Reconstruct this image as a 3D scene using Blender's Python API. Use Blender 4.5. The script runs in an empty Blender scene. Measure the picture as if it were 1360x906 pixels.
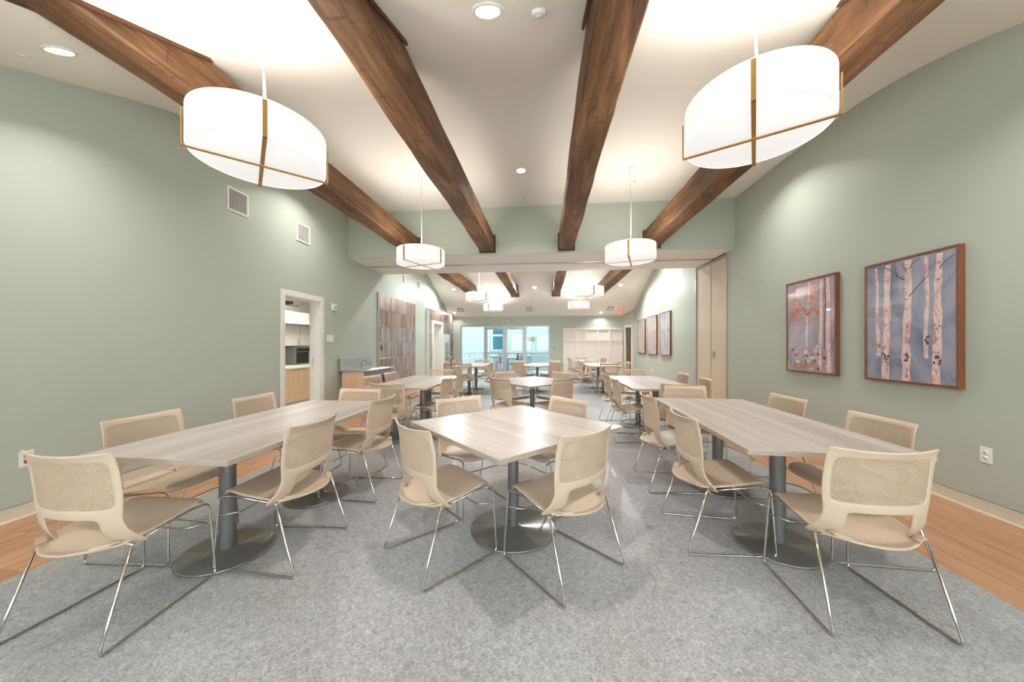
import bpy, bmesh, math, random
from mathutils import Vector, Matrix
random.seed(7)
S = bpy.context.scene
C = S.collection
PI = math.pi
R = math.radians

# ------------------------------------------------------------------ camera
cam = bpy.data.cameras.new('camera')
camo = bpy.data.objects.new('camera', cam); C.objects.link(camo)
camo.location = (0, 0, 1.3)
YAW = math.atan(44 / 450)
camo.rotation_euler = (R(90), 0, YAW)
cam.sensor_width = 36.0
cam.lens = 36.0 * 450 / 1360
cam.shift_y = 5.0 / 1360
cam.clip_start = 0.02
S.camera = camo

# ------------------------------------------------------------------ world
w = bpy.data.worlds.new('World'); S.world = w; w.use_nodes = True
nt = w.node_tree; nt.nodes.clear()
bg = nt.nodes.new('ShaderNodeBackground'); wo = nt.nodes.new('ShaderNodeOutputWorld')
bg.inputs[0].default_value = (0.80, 0.92, 1.0, 1); bg.inputs[1].default_value = 5.8
nt.links.new(bg.outputs[0], wo.inputs[0])

S.view_settings.view_transform = 'Standard'
S.view_settings.look = 'None'
S.view_settings.gamma = 1.0
S.view_settings.use_curve_mapping = False
S.view_settings.exposure = 0.56
S.cycles.use_denoising = True
S.cycles.max_bounces = 8
S.cycles.diffuse_bounces = 5
S.cycles.glossy_bounces = 3
S.cycles.transparent_max_bounces = 8
S.cycles.sample_clamp_indirect = 6.0
S.cycles.caustics_reflective = False
S.cycles.caustics_refractive = False
DOWNLIGHT_W = 11.0
PENDANT_UP_W = 10.5
WARM = (1.0, 0.93, 0.84)
NEUT = (1.0, 0.965, 0.93)
DAY = (0.90, 0.96, 1.0)
def rear_fill_light(x, y, z, sx, sz, power, rot):      # added cool fill behind the camera, aimed upward to brighten the ceiling
    l = bpy.data.lights.new('rear_fill', 'AREA'); l.shape = 'RECTANGLE'; l.size = sx; l.size_y = sz; l.energy = power; l.color = DAY; l.spread = R(110)
    o = bpy.data.objects.new('rear_fill', l); C.objects.link(o); o.location = (x, y, z); o.rotation_euler = rot
rear_fill_light(-2.1, -2.18, 1.5, 1.75, 1.35, 10, (R(138), 0, 0))
rear_fill_light(.2, -2.18, 1.5, 1.75, 1.35, 10, (R(138), 0, 0))
rear_fill_light(2.3, -2.18, 1.5, 1.35, 1.35, 10, (R(138), 0, 0))

# ------------------------------------------------------------------ measures
XL, XR = -3.92, 3.38          # side walls
YB, YF = -2.2, 13.8           # wall behind the camera, far wall
ZC = 3.93                     # flat ceiling
YH0, YH1, ZH = 6.42, 7.95, 3.03   # header across the room
def ceil_z(y):
    if y < YH0: return ZC if y > 3.6 else max(2.61, ZC - 0.4 * (3.6 - y))
    return ZC if y < 10.4 else ZC - 0.43 * (y - 10.4)

# ------------------------------------------------------------------ materials
def newmat(name):
    m = bpy.data.materials.new(name); m.use_nodes = True
    b = m.node_tree.nodes['Principled BSDF']
    return m, m.node_tree, b
def L(c):  # sRGB 0-255 to linear
    return tuple(((v / 255) / 12.92 if v / 255 <= .04045 else ((v / 255 + .055) / 1.055) ** 2.4) for v in c) + (1,)
def plain(name, rgb, rough=.5, metal=0, spec=.5, coat=0, noise=0, nscale=30, bump=0):
    m, t, b = newmat(name)
    b.inputs['Roughness'].default_value = rough
    b.inputs['Metallic'].default_value = metal
    b.inputs['Specular IOR Level'].default_value = spec
    b.inputs['Coat Weight'].default_value = coat
    b.inputs['Coat Roughness'].default_value = .03
    c = L(rgb); b.inputs['Base Color'].default_value = c
    if noise or bump:
        tc = t.nodes.new('ShaderNodeTexCoord'); n = t.nodes.new('ShaderNodeTexNoise')
        n.inputs['Scale'].default_value = nscale; n.inputs['Detail'].default_value = 4
        t.links.new(tc.outputs['Object'], n.inputs['Vector'])
        if noise:
            mx = t.nodes.new('ShaderNodeMix'); mx.data_type = 'RGBA'
            mx.inputs[6].default_value = tuple(v * (1 - noise) for v in c[:3]) + (1,)
            mx.inputs[7].default_value = tuple(min(1, v * (1 + noise)) for v in c[:3]) + (1,)
            t.links.new(n.outputs['Fac'], mx.inputs[0]); t.links.new(mx.outputs[2], b.inputs['Base Color'])
        if bump:
            bp = t.nodes.new('ShaderNodeBump'); bp.inputs['Strength'].default_value = bump; bp.inputs['Distance'].default_value = .002
            t.links.new(n.outputs['Fac'], bp.inputs['Height']); t.links.new(bp.outputs[0], b.inputs['Normal'])
    return m
def ramp(t, fac, stops):
    r = t.nodes.new('ShaderNodeValToRGB'); e = r.color_ramp.elements
    while len(e) < len(stops): e.new(.5)
    for k, (p, c) in enumerate(stops): e[k].position = p; e[k].color = L(c)
    t.links.new(fac, r.inputs[0]); return r.outputs[0]
def mapped(t, scale, rot=(0, 0, 0), src='Object', rand=0):
    tc = t.nodes.new('ShaderNodeTexCoord'); mp = t.nodes.new('ShaderNodeMapping')
    mp.inputs['Scale'].default_value = scale; mp.inputs['Rotation'].default_value = rot
    v = tc.outputs[src]
    if rand:
        oi = t.nodes.new('ShaderNodeObjectInfo'); ml = t.nodes.new('ShaderNodeMath'); ml.operation = 'MULTIPLY'; ml.inputs[1].default_value = rand
        t.links.new(oi.outputs['Random'], ml.inputs[0])
        ad = t.nodes.new('ShaderNodeVectorMath'); ad.operation = 'ADD'
        t.links.new(v, ad.inputs[0]); t.links.new(ml.outputs[0], ad.inputs[1]); v = ad.outputs[0]
    t.links.new(v, mp.inputs['Vector']); return mp.outputs[0]
def noise(t, vec, scale=1, detail=5, rough=.55, dist=0):
    n = t.nodes.new('ShaderNodeTexNoise'); n.inputs['Scale'].default_value = scale
    n.inputs['Detail'].default_value = detail; n.inputs['Roughness'].default_value = rough; n.inputs['Distortion'].default_value = dist
    t.links.new(vec, n.inputs['Vector']); return n.outputs['Fac']
def mixc(t, fac, a, b, mode='MIX'):
    mx = t.nodes.new('ShaderNodeMix'); mx.data_type = 'RGBA'; mx.blend_type = mode
    for sock, v in ((0, fac), (6, a), (7, b)):
        if hasattr(v, 'is_linked'): t.links.new(v, mx.inputs[sock])
        else: mx.inputs[sock].default_value = v
    return mx.outputs[2]
def bump(t, b, h, strength, dist=.003):
    bp = t.nodes.new('ShaderNodeBump'); bp.inputs['Strength'].default_value = strength; bp.inputs['Distance'].default_value = dist
    t.links.new(h, bp.inputs['Height']); t.links.new(bp.outputs[0], b.inputs['Normal'])
def wood(name, stops, axis_scale, rough=.4, rand=7, var=.12, bmp=.15, src='Object', grain2=None, spec=.5):
    """stretched noise grain; axis_scale is small along the grain"""
    m, t, b = newmat(name)
    v = mapped(t, axis_scale, rand=rand, src=src)
    n1 = noise(t, v, 1, 6, .6, .6)
    col = ramp(t, n1, stops)
    oi = t.nodes.new('ShaderNodeObjectInfo')
    mr = t.nodes.new('ShaderNodeMapRange'); mr.inputs['To Min'].default_value = 1 - var; mr.inputs['To Max'].default_value = 1 + var * .5
    t.links.new(oi.outputs['Random'], mr.inputs['Value'])
    hs = t.nodes.new('ShaderNodeHueSaturation'); t.links.new(mr.outputs[0], hs.inputs['Value']); t.links.new(col, hs.inputs['Color'])
    t.links.new(hs.outputs[0], b.inputs['Base Color'])
    b.inputs['Roughness'].default_value = rough; b.inputs['Specular IOR Level'].default_value = spec
    if bmp: bump(t, b, n1, bmp)
    return m
def emis(name, rgb, strength, base=None):
    m, t, b = newmat(name)
    b.inputs['Base Color'].default_value = L(base or rgb); b.inputs['Emission Color'].default_value = L(rgb)
    b.inputs['Emission Strength'].default_value = strength; b.inputs['Roughness'].default_value = .6
    return m

M = {}
M['wall'] = plain('sage_paint', (181, 188, 175), .5, spec=.4, noise=.02, nscale=3)
M['ceiling'] = plain('ceiling_paint', (246, 241, 232), .8, spec=.2)
M['trimwhite'] = plain('white_trim', (232, 229, 222), .4)
M['base'] = plain('cream_baseboard', (214, 203, 182), .5)
M['white'] = plain('white_plastic', (236, 235, 230), .4)
M['red'] = plain('red_plastic', (176, 20, 34), .4)
M['grille'] = plain('grille_grey', (120, 122, 116), .6)
M['dark'] = plain('dark', (38, 36, 36), .5)
M['slot'] = plain('slot', (90, 88, 84), .6)
M['plastic'] = plain('beige_plastic', (203, 180, 157), .42, spec=.4)
M['chrome'] = plain('chrome', (205, 200, 192), .16, metal=1)
M['steel'] = plain('brushed_steel', (190, 192, 192), .28, metal=1, noise=.05, nscale=40)
M['column'] = plain('column_grey', (134, 132, 131), .38, metal=.6)
M['disc'] = plain('disc_grey', (138, 136, 132), .25, metal=.6)
M['brass'] = plain('brass', (200, 158, 92), .3, metal=.85)
M['cord'] = plain('white_cord', (230, 226, 216), .5)
M['partition'] = plain('beige_partition', (216, 198, 172), .6)
M['alu'] = plain('aluminium', (188, 190, 194), .35, metal=.5)
M['panelwhite'] = plain('white_panel', (235, 226, 216), .5)
M['greytrim'] = plain('grey_counter', (150, 150, 158), .5)
M['backsplash'] = plain('kitchen_grey', (190, 186, 178), .5)
M['cabinet'] = plain('cabinet_cream', (228, 219, 210), .5)
M['browndoor'] = wood('brown_door', [(.3, (92, 64, 44)), (.7, (126, 90, 62))], (20, 20, 1.5))
M['patio_floor'] = plain('patio_concrete', (130, 134, 134), .8, noise=.1, nscale=2)
M['navy'] = plain('navy_metal', (28, 44, 60), .5)
M['whitemetal'] = plain('white_metal', (150, 158, 162), .5)
M['siding'] = plain('white_siding', (134, 142, 139), .7)
M['teal'] = plain('teal_window', (36, 76, 88), .15)
M['sign'] = plain('tan_sign', (92, 90, 64), .6)
M['exitred'] = emis('exit_red', (236, 96, 84), .9)
M['shade'] = emis('lamp_shade', (255, 251, 246), .60, (130, 128, 124))
M['diffuser'] = emis('lamp_diffuser', (255, 252, 248), .52, (150, 148, 145))
M['lens'] = emis('downlight_lens', (255, 250, 240), 6.0)
M['lightwood'] = wood('maple', [(.25, (208, 168, 136)), (.75, (226, 190, 158))], (18, 18, 1.2), .5)

# pale greige laminate, grain along local y
def laminate():
    m, t, b = newmat('laminate')
    v = mapped(t, (16, .9, 16), rand=5)
    n1 = noise(t, v, 1, 6, .62, .4)
    v2 = mapped(t, (5, .35, 5), rand=3); n2 = noise(t, v2, 1, 2)
    c1 = ramp(t, n1, [(.3, (184, 174, 166)), (.5, (197, 188, 181)), (.72, (207, 199, 194))])
    c2 = ramp(t, n2, [(.35, (220, 214, 208)), (.65, (255, 252, 250))])
    t.links.new(mixc(t, 1.0, c1, c2, 'MULTIPLY'), b.inputs['Base Color'])
    b.inputs['Roughness'].default_value = .33; b.inputs['Specular IOR Level'].default_value = .45
    return m
M['laminate'] = laminate()
M['edge'] = plain('laminate_edge', (172, 156, 138), .5)

def vinyl():
    m, t, b = newmat('grey_vinyl')
    v = mapped(t, (1, 1, 1)); n1 = noise(t, v, 36, 4, .7, 1.2)
    v2 = mapped(t, (1, 2.2, 1), rot=(0, 0, .6)); n2 = noise(t, v2, 75, 3, .6)
    v3 = mapped(t, (1, 1, 1)); n3 = noise(t, v3, 1.3, 2)
    c = ramp(t, n1, [(.3, (152, 152, 153)), (.5, (182, 181, 181)), (.68, (206, 205, 204))])
    c2 = ramp(t, n2, [(.38, (205, 205, 205)), (.6, (255, 255, 255))])
    c3 = ramp(t, n3, [(.35, (236, 234, 230)), (.65, (250, 250, 252))])
    t.links.new(mixc(t, 1.0, mixc(t, .8, c, c2, 'MULTIPLY'), c3, 'MULTIPLY'), b.inputs['Base Color'])
    b.inputs['Roughness'].default_value = .38; b.inputs['Specular IOR Level'].default_value = .4
    bump(t, b, n1, .05)
    return m
M['vinyl'] = vinyl()
M['plank'] = wood('oak_plank', [(.28, (164, 118, 86)), (.5, (184, 138, 104)), (.74, (202, 156, 122))], (22, 1.6, 22), .42, var=.1, bmp=.05, spec=.4)

def beamwood():
    m, t, b = newmat('hewn_beam')
    v = mapped(t, (7, .9, 7), rand=9); n1 = noise(t, v, 1, 7, .65, 1.2)
    v2 = mapped(t, (40, 2.5, 40), rand=4); n2 = noise(t, v2, 1, 3)
    c = ramp(t, n1, [(.27, (76, 53, 35)), (.46, (110, 78, 53)), (.6, (134, 97, 67)), (.78, (156, 116, 82))])
    c2 = ramp(t, n2, [(.3, (190, 185, 180)), (.6, (255, 255, 255))])
    # long dark checks and adze marks
    v3 = mapped(t, (26, 3.2, 26), rand=11); n3 = noise(t, v3, 1, 2, .4, .8)
    ck = t.nodes.new('ShaderNodeMapRange'); ck.inputs['From Min'].default_value = .72; ck.inputs['From Max'].default_value = .76
    t.links.new(n3, ck.inputs['Value'])
    col = mixc(t, .7, c, c2, 'MULTIPLY')
    col = mixc(t, ck.outputs[0], col, L((52, 33, 22)))
    v4 = mapped(t, (9, 26, 9), rot=(0, 0, .35), rand=17); n4 = noise(t, v4, 1, 2, .4, .5)
    ck2 = t.nodes.new('ShaderNodeMapRange'); ck2.inputs['From Min'].default_value = .66; ck2.inputs['From Max'].default_value = .72; ck2.inputs['To Max'].default_value = .55
    t.links.new(n4, ck2.inputs['Value']); col = mixc(t, ck2.outputs[0], col, L((66, 44, 30)))
    t.links.new(col, b.inputs['Base Color'])
    b.inputs['Roughness'].default_value = .6; b.inputs['Specular IOR Level'].default_value = .3
    bump(t, b, n1, .5, .01)
    return m
M['beam'] = beamwood()
M['collar'] = wood('beam_collar', [(.3, (72, 46, 32)), (.7, (104, 68, 46))], (8, 3, 8), .6)
M['frame'] = wood('walnut_frame', [(.3, (112, 66, 42)), (.7, (142, 88, 58))], (14, 14, 2), .4)

def tile():
    m, t, b = newmat('bronze_tile')
    v = mapped(t, (42, 42, .8), rand=13); n1 = noise(t, v, 1, 4, .6)
    c = ramp(t, n1, [(.34, (94, 72, 62)), (.5, (134, 110, 97)), (.6, (190, 172, 162))])
    oi = t.nodes.new('ShaderNodeObjectInfo'); hs = t.nodes.new('ShaderNodeHueSaturation')
    mr = t.nodes.new('ShaderNodeMapRange'); mr.inputs['To Min'].default_value = .82; mr.inputs['To Max'].default_value = 1.15
    t.links.new(oi.outputs['Random'], mr.inputs['Value']); t.links.new(mr.outputs[0], hs.inputs['Value']); t.links.new(c, hs.inputs['Color'])
    t.links.new(hs.outputs[0], b.inputs['Base Color'])
    b.inputs['Roughness'].default_value = .2; b.inputs['Specular IOR Level'].default_value = .9
    bump(t, b, n1, .35, .004)
    return m
M['tile'] = tile()
M['grout'] = plain('pale_grout', (228, 226, 224), .8)

def glass():
    m = bpy.data.materials.new('clear_glass'); m.use_nodes = True; t = m.node_tree; t.nodes.clear()
    o = t.nodes.new('ShaderNodeOutputMaterial'); tr = t.nodes.new('ShaderNodeBsdfTransparent'); tr.inputs[0].default_value = (.93, .98, .97, 1)
    g = t.nodes.new('ShaderNodeBsdfGlossy'); g.inputs['Roughness'].default_value = .02
    f = t.nodes.new('ShaderNodeFresnel'); f.inputs[0].default_value = 1.35; mx = t.nodes.new('ShaderNodeMixShader')
    t.links.new(f.outputs[0], mx.inputs[0]); t.links.new(tr.outputs[0], mx.inputs[1]); t.links.new(g.outputs[0], mx.inputs[2]); t.links.new(mx.outputs[0], o.inputs[0])
    return m
M['glass'] = glass()

def painting(name, stops, sc, seed, rough=.5):
    m, t, b = newmat(name)
    v = mapped(t, sc); off = t.nodes.new('ShaderNodeVectorMath'); off.operation = 'ADD'; off.inputs[1].default_value = (seed, seed * 2, seed * 3)
    t.links.new(v, off.inputs[0]); n1 = noise(t, off.outputs[0], 1, 5, .62, 1.5)
    t.links.new(ramp(t, n1, stops), b.inputs['Base Color'])
    b.inputs['Roughness'].default_value = rough; b.inputs['Coat Weight'].default_value = 1; b.inputs['Coat Roughness'].default_value = .02; b.inputs['Coat IOR'].default_value = 1.5
    return m
M['sky_paint'] = painting('slate_wash', [(.25, (92, 98, 122)), (.42, (126, 132, 154)), (.56, (152, 152, 170)), (.7, (176, 148, 162)), (.85, (188, 146, 146))], (2.5, 2.5, 1.4), 1.7)
M['bark_paint'] = painting('birch_bark', [(.3, (150, 84, 74)), (.42, (206, 168, 164)), (.6, (228, 208, 206)), (.74, (186, 120, 104)), (.86, (98, 84, 92))], (16, 16, 9), 4.2)
M['dark_paint'] = painting('dark_strokes', [(.3, (62, 52, 62)), (.7, (104, 84, 92))], (20, 20, 20), 2)
M['rust_paint'] = painting('rust_foliage', [(.3, (150, 70, 54)), (.5, (196, 112, 88)), (.7, (222, 164, 146))], (14, 14, 14), 3.1)
M['mauve_paint'] = painting('mauve_wash', [(.3, (118, 112, 132)), (.5, (166, 146, 156)), (.7, (196, 160, 158))], (3, 3, 1.6), 9.3)
M['pale_paint'] = painting('pale_art', [(.3, (150, 134, 134)), (.5, (182, 164, 162)), (.72, (204, 194, 196))], (3, 4, 1.6), 6.1)
M['grey_art'] = painting('grey_art', [(.3, (128, 128, 136)), (.5, (158, 158, 166)), (.72, (196, 198, 204))], (3, 5, 1.6), 2.6)

# ------------------------------------------------------------------ mesh helpers
def box(bm, lo, hi, bev=0, mi=0, seg=1):
    x0, y0, z0 = lo; x1, y1, z1 = hi
    vs = [bm.verts.new(p) for p in ((x0,y0,z0),(x1,y0,z0),(x1,y1,z0),(x0,y1,z0),(x0,y0,z1),(x1,y0,z1),(x1,y1,z1),(x0,y1,z1))]
    fs = []
    for q in ((3,2,1,0),(4,5,6,7),(0,1,5,4),(1,2,6,5),(2,3,7,6),(3,0,4,7)):
        f = bm.faces.new([vs[i] for i in q]); f.material_index = mi; fs.append(f)
    if bev:
        es = list({e for f in fs for e in f.edges})
        bmesh.ops.bevel(bm, geom=es, offset=bev, segments=seg, affect='EDGES', profile=.5, material=-1)
    return vs
def prism(bm, pts, z0, z1, mi=0):
    """pts in xy, extruded in z"""
    a = [bm.verts.new((x, y, z0)) for x, y in pts]; b = [bm.verts.new((x, y, z1)) for x, y in pts]
    n = len(pts)
    bm.faces.new(a[::-1]).material_index = mi; bm.faces.new(b).material_index = mi
    for i in range(n): bm.faces.new((a[i], a[(i+1) % n], b[(i+1) % n], b[i])).material_index = mi
def prism_x(bm, pts, x0, x1, mi=0):
    """pts in yz, extruded in x"""
    a = [bm.verts.new((x0, y, z)) for y, z in pts]; b = [bm.verts.new((x1, y, z)) for y, z in pts]
    n = len(pts)
    bm.faces.new(a).material_index = mi; bm.faces.new(b[::-1]).material_index = mi
    for i in range(n): bm.faces.new((b[i], b[(i+1) % n], a[(i+1) % n], a[i])).material_index = mi
def lathe(bm, prof, c=(0, 0, 0), seg=24, mi=0):
    """prof list of (r,z)"""
    rings = []
    for r, z in prof:
        if r < 1e-6: rings.append([bm.verts.new((c[0], c[1], c[2] + z))])
        else: rings.append([bm.verts.new((c[0] + r*math.cos(2*PI*k/seg), c[1] + r*math.sin(2*PI*k/seg), c[2] + z)) for k in range(seg)])
    for A, B in zip(rings, rings[1:]):
        for k in range(seg):
            k2 = (k + 1) % seg
            if len(A) == 1 and len(B) == 1: continue
            if len(A) == 1: f = (A[0], B[k2], B[k])
            elif len(B) == 1: f = (A[k], A[k2], B[0])
            else: f = (A[k], A[k2], B[k2], B[k])
            try:
                ff = bm.faces.new(f); ff.material_index = mi; ff.smooth = True
            except ValueError: pass
def fillet(pts, r, n=4, closed=False):
    pts = [Vector(p) for p in pts]; out = []; N = len(pts)
    for i, p in enumerate(pts):
        if not closed and i in (0, N - 1): out.append(p); continue
        a = pts[i-1] - p; b = pts[(i+1) % N] - p; d = min(r, a.length*.45, b.length*.45)
        p0 = p + a.normalized()*d; p1 = p + b.normalized()*d
        for k in range(n + 1):
            t = k / n; out.append(p0*(1-t)**2 + p*2*t*(1-t) + p1*t*t)
    return out
def tube(bm, pts, r, seg=8, closed=False, mi=0):
    pts = [Vector(p) for p in pts]; N = len(pts); rings = []
    T = []
    for i in range(N):
        if closed: d = pts[(i+1) % N] - pts[i-1]
        else: d = pts[min(i+1, N-1)] - pts[max(i-1, 0)]
        T.append(d.normalized())
    up = Vector((0, 0, 1)) if abs(T[0].z) < .9 else Vector((1, 0, 0))
    nrm = (up - T[0]*up.dot(T[0])).normalized()
    for i in range(N):
        nrm = (nrm - T[i]*nrm.dot(T[i])).normalized(); bn = T[i].cross(nrm)
        rings.append([bm.verts.new(pts[i] + nrm*(r*math.cos(2*PI*k/seg)) + bn*(r*math.sin(2*PI*k/seg))) for k in range(seg)])
    rng = range(N) if closed else range(N-1)
    for i in rng:
        A, B = rings[i], rings[(i+1) % N]
        for k in range(seg):
            f = bm.faces.new((A[k], A[(k+1) % seg], B[(k+1) % seg], B[k])); f.smooth = True; f.material_index = mi
    if not closed:
        bm.faces.new(rings[0][::-1]).material_index = mi; bm.faces.new(rings[-1]).material_index = mi
def mesh(name, bm, mats):
    bmesh.ops.recalc_face_normals(bm, faces=bm.faces)
    me = bpy.data.meshes.new(name); bm.to_mesh(me); bm.free()
    for m in (mats if isinstance(mats, (list, tuple)) else [mats]): me.materials.append(M[m] if isinstance(m, str) else m)
    return me
def link(name, me, parent=None, loc=None, rot=None):
    o = bpy.data.objects.new(name, me); C.objects.link(o)
    if parent is not None: o.parent = parent
    if loc: o.location = loc
    if rot: o.rotation_euler = rot
    return o
def obj(name, bm, mats, parent=None, loc=None, rot=None): return link(name, mesh(name, bm, mats), parent, loc, rot)
def tag(o, label, cat, group=None):
    o['label'] = label; o['category'] = cat
    if group: o['group'] = group
    return o
def thing(name, label, cat, loc=(0, 0, 0), rz=0, group=None):
    o = bpy.data.objects.new(name, None); C.objects.link(o); o.empty_display_size = .1
    o.location = loc; o.rotation_euler = (0, 0, rz)
    return tag(o, label, cat, group)
def struct(name, bm, mats, parent=None):
    o = obj(name, bm, mats, parent)
    if parent is None: o['kind'] = 'structure'
    return o
def dup(root, loc, rz, label, group):
    r = root.copy(); C.objects.link(r); r.location = loc; r.rotation_euler = (0, 0, rz); r['label'] = label; r['group'] = group
    for ch in list(root.children):
        c = ch.copy(); C.objects.link(c); c.parent = r
        for g in ch.children:
            d = g.copy(); C.objects.link(d); d.parent = c
    return r
def BM(): return bmesh.new()
def simple(name, mats, *boxes, parent=None, bev=0):
    b = BM()
    for lo, hi in boxes: box(b, lo, hi, bev)
    return obj(name, b, mats, parent)
def lamp_area(name, loc, size, power, color, parent=None, rot=(0, 0, 0), shape='DISK', sy=None, spread=None):
    l = bpy.data.lights.new(name, 'AREA'); l.shape = shape; l.size = size; l.energy = power; l.color = color
    if sy: l.size_y = sy
    if spread: l.spread = spread
    o = bpy.data.objects.new(name, l); C.objects.link(o); o.location = loc; o.rotation_euler = rot
    if parent is not None: o.parent = parent
    return o

# ------------------------------------------------------------------ room shell
# floor: grey vinyl field between two oak-plank borders
XV0, XV1 = -2.955, 2.32
b = BM(); box(b, (XL-.3, YB-.3, -.25), (XR+.3, YF+.1, -.006)); box(b, (XV0, YB, -.006), (XV1, YF, 0))
floor = struct('floor', b, 'vinyl')
PW, PL, G = .176, 1.22, .0012
pm = BM(); box(pm, (-PW/2+G, -PL/2+G, -.006), (PW/2-G, PL/2-G, 0), .0008); plank_me = mesh('plank', pm, 'plank')
for x0, x1 in ((XL, XV0), (XV1, XR)):
    n = round((x1 - x0) / PW); wv = (x1 - x0) / n
    for i in range(n):
        off = (i * .43) % 1 * PL
        y = .1 - off
        while y < YF + .2:
            a, c = y, min(y + PL, YF)
            if c - a > .05:
                o = link('plank', plank_me, floor, ((x0 + (i+.5)*wv), (a+c)/2, 0)); o.scale = (wv/PW, (c-a)/PL, 1)
            y += PL
    b = BM(); box(b, (x0, YB, -.006), (x1, -.5, 0)); obj('plank_field', b, 'plank', floor)
    b = BM(); box(b, (x0, -.6, -.006), (x1, .2, -.0005)); obj('plank_field', b, 'plank', floor)

def wall_x(name, x0, x1, y0, y1, z1, holes):
    """wall along y between planes x0,x1 with rectangular holes (ya,yb,za,zb)"""
    b = BM(); ys = sorted({y0, y1, *[h[0] for h in holes], *[h[1] for h in holes]})
    for a, c in zip(ys, ys[1:]):
        hs = sorted([h for h in holes if h[0] <= a and h[1] >= c], key=lambda h: h[2]); z = 0
        for h in hs:
            if h[2] > z: box(b, (x0, a, z), (x1, c, h[2]))
            z = h[3]
        box(b, (x0, a, z), (x1, c, z1))
    return struct(name, b, 'wall')
def wall_y(name, y0, y1, x0, x1, z1, holes):
    b = BM(); xs = sorted({x0, x1, *[h[0] for h in holes], *[h[1] for h in holes]})
    for a, c in zip(xs, xs[1:]):
        hs = sorted([h for h in holes if h[0] <= a and h[1] >= c], key=lambda h: h[2]); z = 0
        for h in hs:
            if h[2] > z: box(b, (a, y0, z), (c, y1, h[2]))
            z = h[3]
        box(b, (a, y0, z), (c, y1, z1))
    return struct(name, b, 'wall')
D1 = (4.76, 5.58, 0, 2.05); D2 = (11.34, 12.26, 0, 2.04)
wall_x('wall_left', XL-.18, XL, YB, YF, 4.1, [D1, D2])
wall_x('wall_right', XR, XR+.18, YB, YF, 4.1, [(6.68, 8.0, 0, ZH), (-1.6, -.3, .9, 2.2)])
FG = (-3.5, .18, 0, 2.09)
wall_y('wall_far', YF, YF+.16, XL-.18, XR+.18, 4.1, [FG])
wall_y('wall_back', YB-.16, YB, XL-.18, XR+.18, 4.1, [(-3.0, -1.2, .8, 2.2), (-.7, 1.1, .8, 2.2), (1.6, 3.0, .8, 2.2)])
# ceilings: front half slopes down towards the camera, far half slopes down to the far wall
def bend(y, z, s0, s1, rad=.8, n=14):     # short curved transition between two slopes
    out = []
    for k in range(n + 1):
        q = k/n; yy = y - rad + 2*rad*q; out.append((yy, (z - s0*rad)*(1-q)**2 + z*2*q*(1-q) + (z + s1*rad)*q*q))
    return out
def smooth_bend(b, lo, hi):
    for f in b.faces: f.normal_update()
    bmesh.ops.delete(b, geom=[f for f in b.faces if abs(f.normal.x) > .9], context='FACES_ONLY')     # ends lie against the side walls
    for f in b.faces:
        f.normal_update(); c = f.calc_center_median()
        if f.normal.z < -.5 and lo < c.y < hi: f.smooth = True
b = BM(); prof = [(YB, 2.61), (.3, 2.61)] + bend(3.6, ZC, .4, 0) + [(YH0, ZC), (YH0, ZC+.2), (YB, ZC+.2)]
prism_x(b, prof, XL, XR); bmesh.ops.recalc_face_normals(b, faces=b.faces); smooth_bend(b, 2.8, 4.4); struct('ceiling', b, 'ceiling')
b = BM(); prof = [(YH1, ZC)] + bend(10.4, ZC, 0, -.43) + [(YF, ceil_z(YF)), (YF, ZC+.2), (YH1, ZC+.2)]
prism_x(b, prof, XL, XR); bmesh.ops.recalc_face_normals(b, faces=b.faces); smooth_bend(b, 9.6, 11.2); struct('ceiling', b, 'ceiling')
# header
b = BM(); box(b, (XL, YH0, ZH), (XR, YH0+.02, ZC+.2), mi=1)
box(b, (XL, YH0+.02, ZH), (XR, 7.16, ZC+.2)); box(b, (XL, 7.16, ZH+.03), (XR, 7.26, ZC+.2)); box(b, (XL, 7.26, ZH-.012), (XR, YH1, ZC+.2))
struct('wall_header', b, ['ceiling', 'wall'])
b = BM(); box(b, (XL+.02, 7.165, ZH-.004), (XR-.01, 7.205, ZH+.03), .002); box(b, (XL+.02, 7.22, ZH-.004), (XR-.01, 7.255, ZH+.03), .002)
tag(obj('partition_track', b, 'steel'), 'steel sliding track set in the cream soffit of the dropped header', 'track')
# angled corner wall at the far right with a narrow door
b = BM()
prism(b, [(3.05, YF), (3.12, YF-.105), (3.12, YF)], 0, 3.2); prism(b, [(3.12, YF-.105), (3.33, YF-.42), (3.38, YF-.42), (3.38, YF), (3.12, YF)], 2.03, 3.2); prism(b, [(3.33, YF-.42), (3.38, YF-.49), (3.38, YF-.42)], 0, 3.2)
struct('wall_corner', b, 'wall')
b = BM()
prism(b, [(3.105, YF-.105), (3.115, YF-.12), (3.15, YF-.13), (3.14, YF-.10)], 0, 2.03); prism(b, [(3.29, YF-.39), (3.305, YF-.41), (3.33, YF-.415), (3.32, YF-.38)], 0, 2.03); prism(b, [(3.105, YF-.105), (3.115, YF-.12), (3.325, YF-.43), (3.34, YF-.41)], 1.98, 2.06)
d3 = struct('door_3', b, 'trimwhite')
b = BM(); prism(b, [(3.20, YF-.20), (3.31, YF-.36), (3.34, YF-.34), (3.23, YF-.18)], 0.01, 1.975); dl = obj('door_leaf', b, 'browndoor', d3)
for zz in (.3, 1.05, 1.75):
    b = BM(); prism(b, [(3.195, YF-.215), (3.215, YF-.245), (3.225, YF-.235), (3.205, YF-.205)], zz, zz+.1); obj('hinge', b, 'chrome', dl)

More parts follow.
